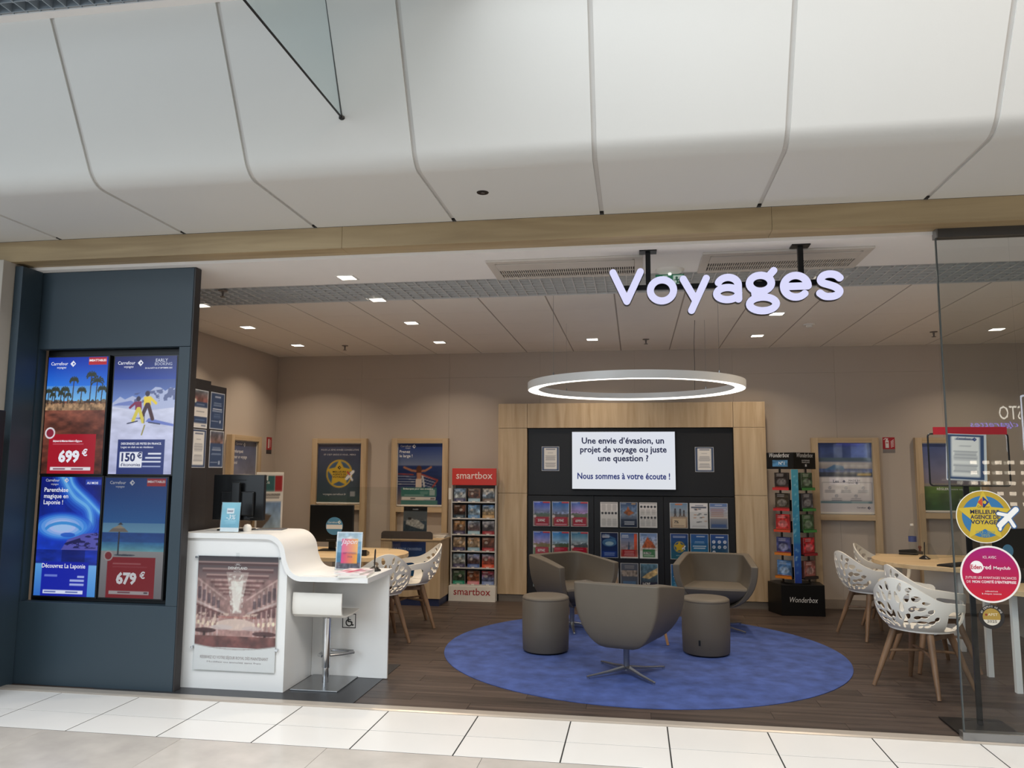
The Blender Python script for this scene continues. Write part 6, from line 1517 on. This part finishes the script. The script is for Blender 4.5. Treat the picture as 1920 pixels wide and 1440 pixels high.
tag(obj('keys', km, pm('key_black', (30, 30, 32), 0.5), t), kind='stuff')

# ================================================================== TURNING BOX STAND (RIGHT OF WALL UNIT)
wb_ = thing('rotating_box_stand', 'black turning box stand with white script header and turquoise pole', 'display stand', (1.795, 9.42, 0))
obj('base', MB().prism([(-0.30, 0.10), (-0.20, -0.19), (0.27, -0.16), (0.28, 0.12), (0.10, 0.22), (-0.2, 0.22)], 0.0, 0.34, 'XY'), BLACKM, wb_, bevel=0.004)
text('Wonderbox', wb_, 0.04, 0.15, ink((226, 226, 226)), w=0.30, h=0.085, y=-0.185, shear=0.3)
obj('turning_disc', MB().lathe([(0.17, 0.3405), (0.17, 0.355)], 32), BLACKM, wb_)
p = Pic(6, 80, (40, 120, 150), 0.06); p.grad(0, 0.35, (30, 60, 150), (30, 96, 160)).grad(0.35, 1, (40, 120, 160), (70, 150, 170)); rs = np.random.RandomState(3)
for k in range(26): p.ell(rs.uniform(0.15, 0.85), rs.uniform(0, 1), 0.10, 0.006, (190, 226, 230), 0.8)
sheet('pole', p, 0.075, 1.27, PAPER, wb_, (-0.005, -0.122, 0.355), 0.02)
obj('spine_left', MB().box(-0.15, -0.135, -0.03, 0.03, 0.355, 1.63), BLACKM, wb_)
obj('spine_right', MB().box(0.135, 0.15, -0.03, 0.03, 0.355, 1.63), BLACKM, wb_)
hdw = obj('header', MB().prism([(-0.27, 0.10), (-0.005, -0.11), (0.275, 0.08), (0.275, 0.10), (-0.005, 0.12)], 1.63, 1.82, 'XY'), BLACKM, wb_)
def onface(txt, x0, y0, x1, y1, u, z, w, h, **k):
    a = math.atan2(y1 - y0, x1 - x0); o = text(txt, hdw, x0 + (x1 - x0) * u, z, ink((226, 226, 226)), w=w, h=h, **k)
    o.location = (x0 + (x1 - x0) * u, y0 + (y1 - y0) * u - 0.001, z); o.rotation_euler = (0, 0, a); return o
onface('Wonderbox', -0.27, 0.10, -0.005, -0.11, 0.48, 1.765, 0.25, 0.075, shear=0.3); onface('Wonderbox', -0.005, -0.11, 0.275, 0.08, 0.52, 1.765, 0.25, 0.075, shear=0.3)
pn = Pic(14, 8, (70, 120, 160), 1.9); pn.noise(3, 3, 4, 0.4)
o = sheet('blue_panel', pn, 0.19, 0.075, PAPER, hdw, (0, 0, 0), 0.001); o.location = (-0.137, -0.007, 1.658); o.rotation_euler = (0, 0, math.atan2(-0.21, 0.265))
text('N°1', o, 0.02, 0.022, ink((230, 236, 240)), h=0.05, y=-0.0013, bold=0.02)
onface('ENTREPRISE', -0.005, -0.11, 0.275, 0.08, 0.55, 1.722, 0.12, 0.022); onface('FRANÇAISE', -0.005, -0.11, 0.275, 0.08, 0.55, 1.700, 0.12, 0.022)
fl_ = MB().box(-0.02, -0.007, -0.001, 0, 0, 0.03); o = obj('flag_mark', MB().box(-0.024, 0.024, -0.001, 0.0, 0.0, 0.034), ink((60, 60, 72)), hdw); o.location = (0.149, -0.006, 1.655); o.rotation_euler = (0, 0, math.atan2(0.19, 0.28))
obj('white_stripe', MB().box(-0.008, 0.008, -0.0015, -0.001, 0.004, 0.03), ink((226, 226, 226)), o)
WZ = [1.40, 1.165, 0.925, 0.665, 0.405]
wcol = [[((40, 34, 34), (196, 60, 50)), ((60, 84, 60), (40, 120, 60))], [((56, 50, 40), (190, 44, 50)), ((70, 70, 76), (50, 130, 60))], [((190, 50, 50), (206, 80, 50)), ((60, 90, 60), (44, 130, 60))], [((70, 74, 120), (206, 80, 60)), ((180, 40, 50), (150, 44, 50))], [((90, 130, 180), (220, 120, 40)), ((130, 80, 76), (110, 70, 60))]]
wnm = [['black and red', 'dark green'], ['dark gourmet', 'grey and green'], ['red', 'green and white'], ['navy and orange', 'bright red'], ['sky blue and orange', 'brown']]
wrow = ['top', 'second', 'third', 'fourth', 'bottom']
for r_i in range(5):
    z = WZ[r_i]
    for c_i, (sx_, ang) in enumerate(((-1, R(-36)), (1, R(34)))):
        px, py = (-0.140 if sx_ < 0 else 0.145), -0.06
        tr = obj('tray', MB().box(-0.10, 0.10, -0.012, 0.10, -0.012, 0.0).box(-0.10, 0.10, -0.016, -0.0121, -0.012, 0.02), BLACKM, wb_); tr.location = (px, py, z); tr.rotation_euler = (0, 0, ang)
        obj('coloured_lip', MB().box(-0.098, 0.098, -0.024, -0.0165, -0.012, 0.016), ink([(190, 44, 46), (190, 44, 46), (200, 72, 40), (206, 120, 40), (216, 130, 40)][r_i] if c_i == 0 else [(70, 140, 70), (70, 140, 70), (70, 140, 70), (150, 40, 46), (50, 44, 44)][r_i]), tr)
        obj('rear_plate', MB().box(-0.09, 0.09, 0.101, 0.105, -0.012, 0.11), BLACKM, tr)
        for d in (1, 0):
            bg, lp = wcol[r_i][c_i]
            off = 0.030 * d
            c, s = math.cos(ang), math.sin(ang)
            lx, ly = (0.012 * d * sx_, 0.004 + off)
            t = thing('gift_box', '%s gift box, %s tray of the black turning stand, %s %s' % (wnm[r_i][c_i], wrow[r_i], 'left' if c_i == 0 else 'right', 'rear' if d else 'front'), 'gift box',
                      (1.795 + px + c * lx - s * ly, 9.42 + py + s * lx + c * ly, z + 0.0008), ang, 'gift boxes on the black turning stand')
            bd = obj('carton', MB().box(-0.083, 0.083, 0.0012, 0.026, 0.0, 0.188), ink(tuple(int(v * 0.8) for v in bg)), t)
            p = Pic(16, 20, bg, 0.85); p.noise(4, 5, 500 + r_i * 7 + c_i, 0.6).ell(0.5, 0.42, 0.34, 0.22, tuple(min(255, int(v * 0.5 + 110)) for v in bg), 0.7).noise(8, 8, 520 + r_i * 5 + c_i, 0.5, 0.15, 0.7).lines(0.12, 0.7, 0.74, 0.94, 2, (226, 222, 220), 0.8, r_i).rect(0, 0, 1, 0.12, lp)
            sheet('printed_front', p, 0.166, 0.188, GLOSSP, t, (0, 0.0011, 0), 0.001)

# ================================================================== GLASS SHOP FRONT: STICKERS AND NOTICE STAND
YG = 5.1935
def disc(r, n=64): return arc(0, 0, r, r, 0, 360 - 360 / n, n - 1)
bd = thing('award_sticker', 'round gold and blue star award sticker on the glass', 'sticker', (2.105, YG, 1.325))
def prism_y(poly, y0, y1): return MB().prism(poly, y0, y1, 'XZ')
obj('white_edge', prism_y(disc(0.160), -0.0006, 0), ink((226, 224, 214)), bd)
obj('gold_disc', prism_y(disc(0.155), -0.0010, -0.0007), ink((176, 148, 48)), bd)
obj('blue_disc', prism_y(disc(0.126), -0.0014, -0.0011), ink((52, 112, 160)), bd)
star = [(0.160 * (1.0 if k % 2 == 0 else 0.46) * math.cos(R(90 + 36 * k)), 0.160 * (1.0 if k % 2 == 0 else 0.46) * math.sin(R(90 + 36 * k))) for k in range(10)]
sv = [(0, 0)] + star
sm = MB().add([(a, -0.0018, b) for a, b in sv], [(0, 1 + k, 1 + (k + 1) % 10) for k in range(10)])
obj('gold_star', sm, ink((198, 172, 56)), bd)
for k, (q, w_) in enumerate((('MEILLEURE', 0.165), ('AGENCE DE', 0.165), ('VOYAGES', 0.165))): text(q, bd, 0.004, 0.018 - 0.031 * k, ink((40, 44, 70)), w=w_, h=0.033, y=-0.0020, bold=0.025)
text('Carrefour', bd, 0, 0.055, ink((70, 74, 60)), w=0.07, h=0.018, y=-0.0020); logo(bd, 0.0, 0.088, 0.062, ink((190, 70, 50)), y=-0.0020, mt2=ink((36, 56, 120)))
text('2023 - 2024', bd, 0.0, -0.100, ink((150, 160, 110)), w=0.11, h=0.022, y=-0.0020, bold=0.01); text('2025', bd, 0.0, -0.120, ink((150, 160, 110)), w=0.05, h=0.022, y=-0.0020, bold=0.01)
pl_ = lambda X, Y: np.maximum(np.maximum(0.016 - seg_dist(X, Y, [(-0.05, -0.05), (0.045, 0.045)]), 0.010 - seg_dist(X, Y, [(0.0, 0.0), (0.03, -0.055)])), np.maximum(0.010 - seg_dist(X, Y, [(-0.005, 0.01), (-0.055, 0.02)]), 0.008 - seg_dist(X, Y, [(-0.045, -0.045), (-0.05, -0.075)])))
v, fc = msq(lambda X, Y: pl_(X, Y) + 0.006, -0.09, 0.09, -0.10, 0.09, 50, 50); o = obj('plane_outline', solid(v, fc, lambda a, b, s: (a, -0.0022 if s == 0 else -0.0019, b)), ink((58, 100, 150)), bd, loc=(0.135, 0, 0.0))
v, fc = msq(pl_, -0.09, 0.09, -0.10, 0.09, 50, 50); obj('white_plane', solid(v, fc, lambda a, b, s: (a, -0.0026 if s == 0 else -0.0023, b)), ink((236, 236, 234)), o)
ed = thing('round_sticker', 'round magenta and red sticker with white rim on the glass', 'sticker', (2.12, YG, 0.98))
obj('white_rim', prism_y(disc(0.170), -0.0006, 0), ink((236, 230, 226)), ed)
nr_ = 24; vs = []; fs = []; cc = []
pe = Pic(40, 40, (180, 20, 60), 1.0); t_ = np.clip(pe.V, 0, 1)[..., None]; pe.C = np.array((196, 26, 44.)) * (1 - t_) + np.array((160, 24, 110.)) * t_
# magenta face as a disc of printed colour
v, fc = msq(lambda X, Y: 0.159 - np.hypot(X, Y), -0.165, 0.165, -0.165, 0.165, 40, 40)
mb_ = solid(v, fc, lambda a, b, s: (a, -0.0010 if s == 0 else -0.0007, b)); me = mb_.mesh('printed_face')
at = me.color_attributes.new('Col', 'FLOAT_COLOR', 'POINT')
cols = []
for q in mb_.v:
    k = min(max((q[2] / 0.159 + 1) / 2, 0), 1); c_ = lin(tuple((196, 28, 44)[i] * (1 - k) + (158, 24, 112)[i] * k for i in range(3))); cols += [*c_, 1.0]
at.data.foreach_set('color', cols)
obj('printed_face', me, PAPER, ed)
WI = ink((240, 226, 228))
text('ICI, AVEC', ed, 0, 0.094, WI, w=0.075, h=0.022, y=-0.0012); obj('white_dot', prism_y(disc(0.037), -0.0013, -0.0011), ink((240, 236, 236)), ed, loc=(-0.075, 0, 0.042))
text('Eden', ed, -0.078, 0.030, ink((180, 30, 60)), w=0.062, h=0.036, y=-0.0016, bold=0.02); text('red', ed, -0.018, 0.030, WI, w=0.046, h=0.036, y=-0.0016, bold=0.02); text('Meyclub', ed, 0.066, 0.030, WI, w=0.095, h=0.026, y=-0.0016, bold=0.015)
text("J'UTILISE LES AVANTAGES VACANCES", ed, 0, -0.028, WI, w=0.285, h=0.021, y=-0.0012); text("DE", ed, -0.125, -0.053, WI, w=0.022, h=0.021, y=-0.0012); text("MON COMITÉ D'ENTREPRISE", ed, 0.018, -0.053, WI, w=0.245, h=0.021, y=-0.0012, bold=0.025)
text('subventions', ed, 0, -0.105, WI, w=0.07, h=0.013, y=-0.0012); text('& chèques vacances', ed, 0, -0.120, WI, w=0.11, h=0.013, y=-0.0012)
ap = thing('small_round_sticker', 'small round black and gold sticker low on the glass', 'sticker', (2.112, YG, 0.728))
obj('black_disc', prism_y(disc(0.072, 48), -0.0006, 0), ink((38, 36, 36)), ap)
obj('gold_disc', prism_y(disc(0.050, 48), -0.0010, -0.0007), ink((160, 132, 62)), ap)
obj('pale_segment', prism_y(arc(0, 0, 0.050, 0.050, 200, 340, 20), -0.0013, -0.0011), ink((206, 200, 186)), ap)
text('APST', ap, 0.006, 0.006, ink((220, 208, 176)), w=0.055, h=0.022, y=-0.0015, bold=0.01); text('2025', ap, 0, -0.034, ink((96, 90, 84)), w=0.055, h=0.022, y=-0.0016, bold=0.01)
obj('red_dot', prism_y(disc(0.007, 16), -0.0014, -0.0011), ink((130, 50, 40)), ap, loc=(-0.03, 0, 0.012))
for k, chh in enumerate('#1 DEPUIS 60 ANS'):
    if chh == ' ': continue
    a = 155 - k * 130 / 15; o = text(chh, ap, 0, 0, ink((200, 196, 190)), h=0.017, y=-0.0009)
    o.location = (0.0555 * math.cos(R(a)), -0.0004, 0.0555 * math.sin(R(a))); o.rotation_euler = (0, R(90 - a), 0)
# notice stand behind the glass
ns = thing('notice_stand', 'black floor stand with rounded frame and red strip behind the glass edge', 'sign stand', (2.13, 5.50, 0.0))
obj('base_plate', MB().box(-0.20, 0.17, -0.21, 0.13, 0.0045, 0.012), BLACKM, ns, bevel=0.002)
obj('pole', MB().box(-0.016, 0.016, -0.01, 0.01, 0.012, 1.508), BLACKM, ns, bevel=0.002)
cx = 0.028
def rr(x0, x1, z0, z1, r): return arc(x1 - r, z1 - r, r, r, 0, 90, 5) + arc(x0 + r, z1 - r, r, r, 90, 180, 5) + arc(x0 + r, z0 + r, r, r, 180, 270, 5) + arc(x1 - r, z0 + r, r, r, 270, 360, 5)
pth = rr(-0.216, 0.272, 1.508, 1.848, 0.02); pth.append(pth[0]); pth.append(pth[1])
obj('frame', MB().tube([(a, 0, b) for a, b in pth], 0.0055, 8), BLACKM, ns, smooth=40)
obj('clear_sheet', MB().box(-0.213, 0.269, -0.001, 0.001, 1.51, 1.846), ACRYL, ns)
obj('red_strip', MB().box(-0.184, 0.265, -0.010, -0.006, 1.842, 1.892), ink((176, 28, 42)), ns)
o = thing('clipped_notice', 'navy bordered letter clipped slightly crooked to the black stand', 'notice', (2.128, 5.49, 1.545))
s = sheet('printed_sheet', a4('letter', 9), 0.235, 0.300, PAPER, o, (0, -0.0005, 0), 0.0012); s.rotation_euler = (0, R(2.5), 0)
text('Carrefour', s, -0.01, 0.263, ink((70, 84, 120)), w=0.085, h=0.022, y=-0.0014, bold=0.01); logo(s, 0.055, 0.267, 0.026, ink((50, 70, 130)), y=-0.0014)
s2 = sheet('plastic_sleeve_back', Pic(2, 2, (206, 210, 212)), 0.245, 0.312, PAPER, o, (0.008, 0.0015, -0.004), 0.0008); s2.rotation_euler = (0, R(2.0), 0)

# ================================================================== SHOP ACROSS THE GALLERY (mirrored faintly in the glass)
fs_ = thing('opposite_shop', 'dark shop across the gallery with neon lettering, reflected in the glass', 'shop front', (6.6, -4.2, 0), PI)
obj('facade', MB().box(-6.0, 4.6, 0.02, 0.12, 0.0, 6.6), pm('opposite_facade', (96, 88, 82), 0.6), fs_)
def opp(X): return -(X - 6.6)
text('STO', fs_, 0.155, 2.53, glow('opposite_white', (255, 250, 235), 14.0), w=0.38, h=0.34, y=0.0)
text('cigarettes', fs_, 0.44, 2.40, glow('opposite_violet', (120, 110, 255), 14.0), w=0.78, h=0.14, y=0.0, shear=0.3)
fp_ = rr(-0.85, -0.02, 1.98, 2.94, 0.04); fp_.append(fp_[0])
obj('neon_frame', MB().tube([(a, 0.0, b) for a, b in fp_], 0.015, 8), glow('opposite_neon', (225, 235, 255), 14.0), fs_)
for j in range(5):
    for i in range(5):
        obj('lit_niche', MB().box(opp(5.80 + 0.2 * i) - 0.05, opp(5.80 + 0.2 * i) + 0.05, 0.005, 0.0195, 1.755 - 0.178 * j, 1.815 - 0.178 * j), glow('opposite_niche', (255, 238, 214), 14.0), fs_)
obj('red_panel', MB().box(-0.5, 0.09, 0.005, 0.0195, 1.15, 1.5), glow('opposite_red', (150, 20, 40), 0.6), fs_)
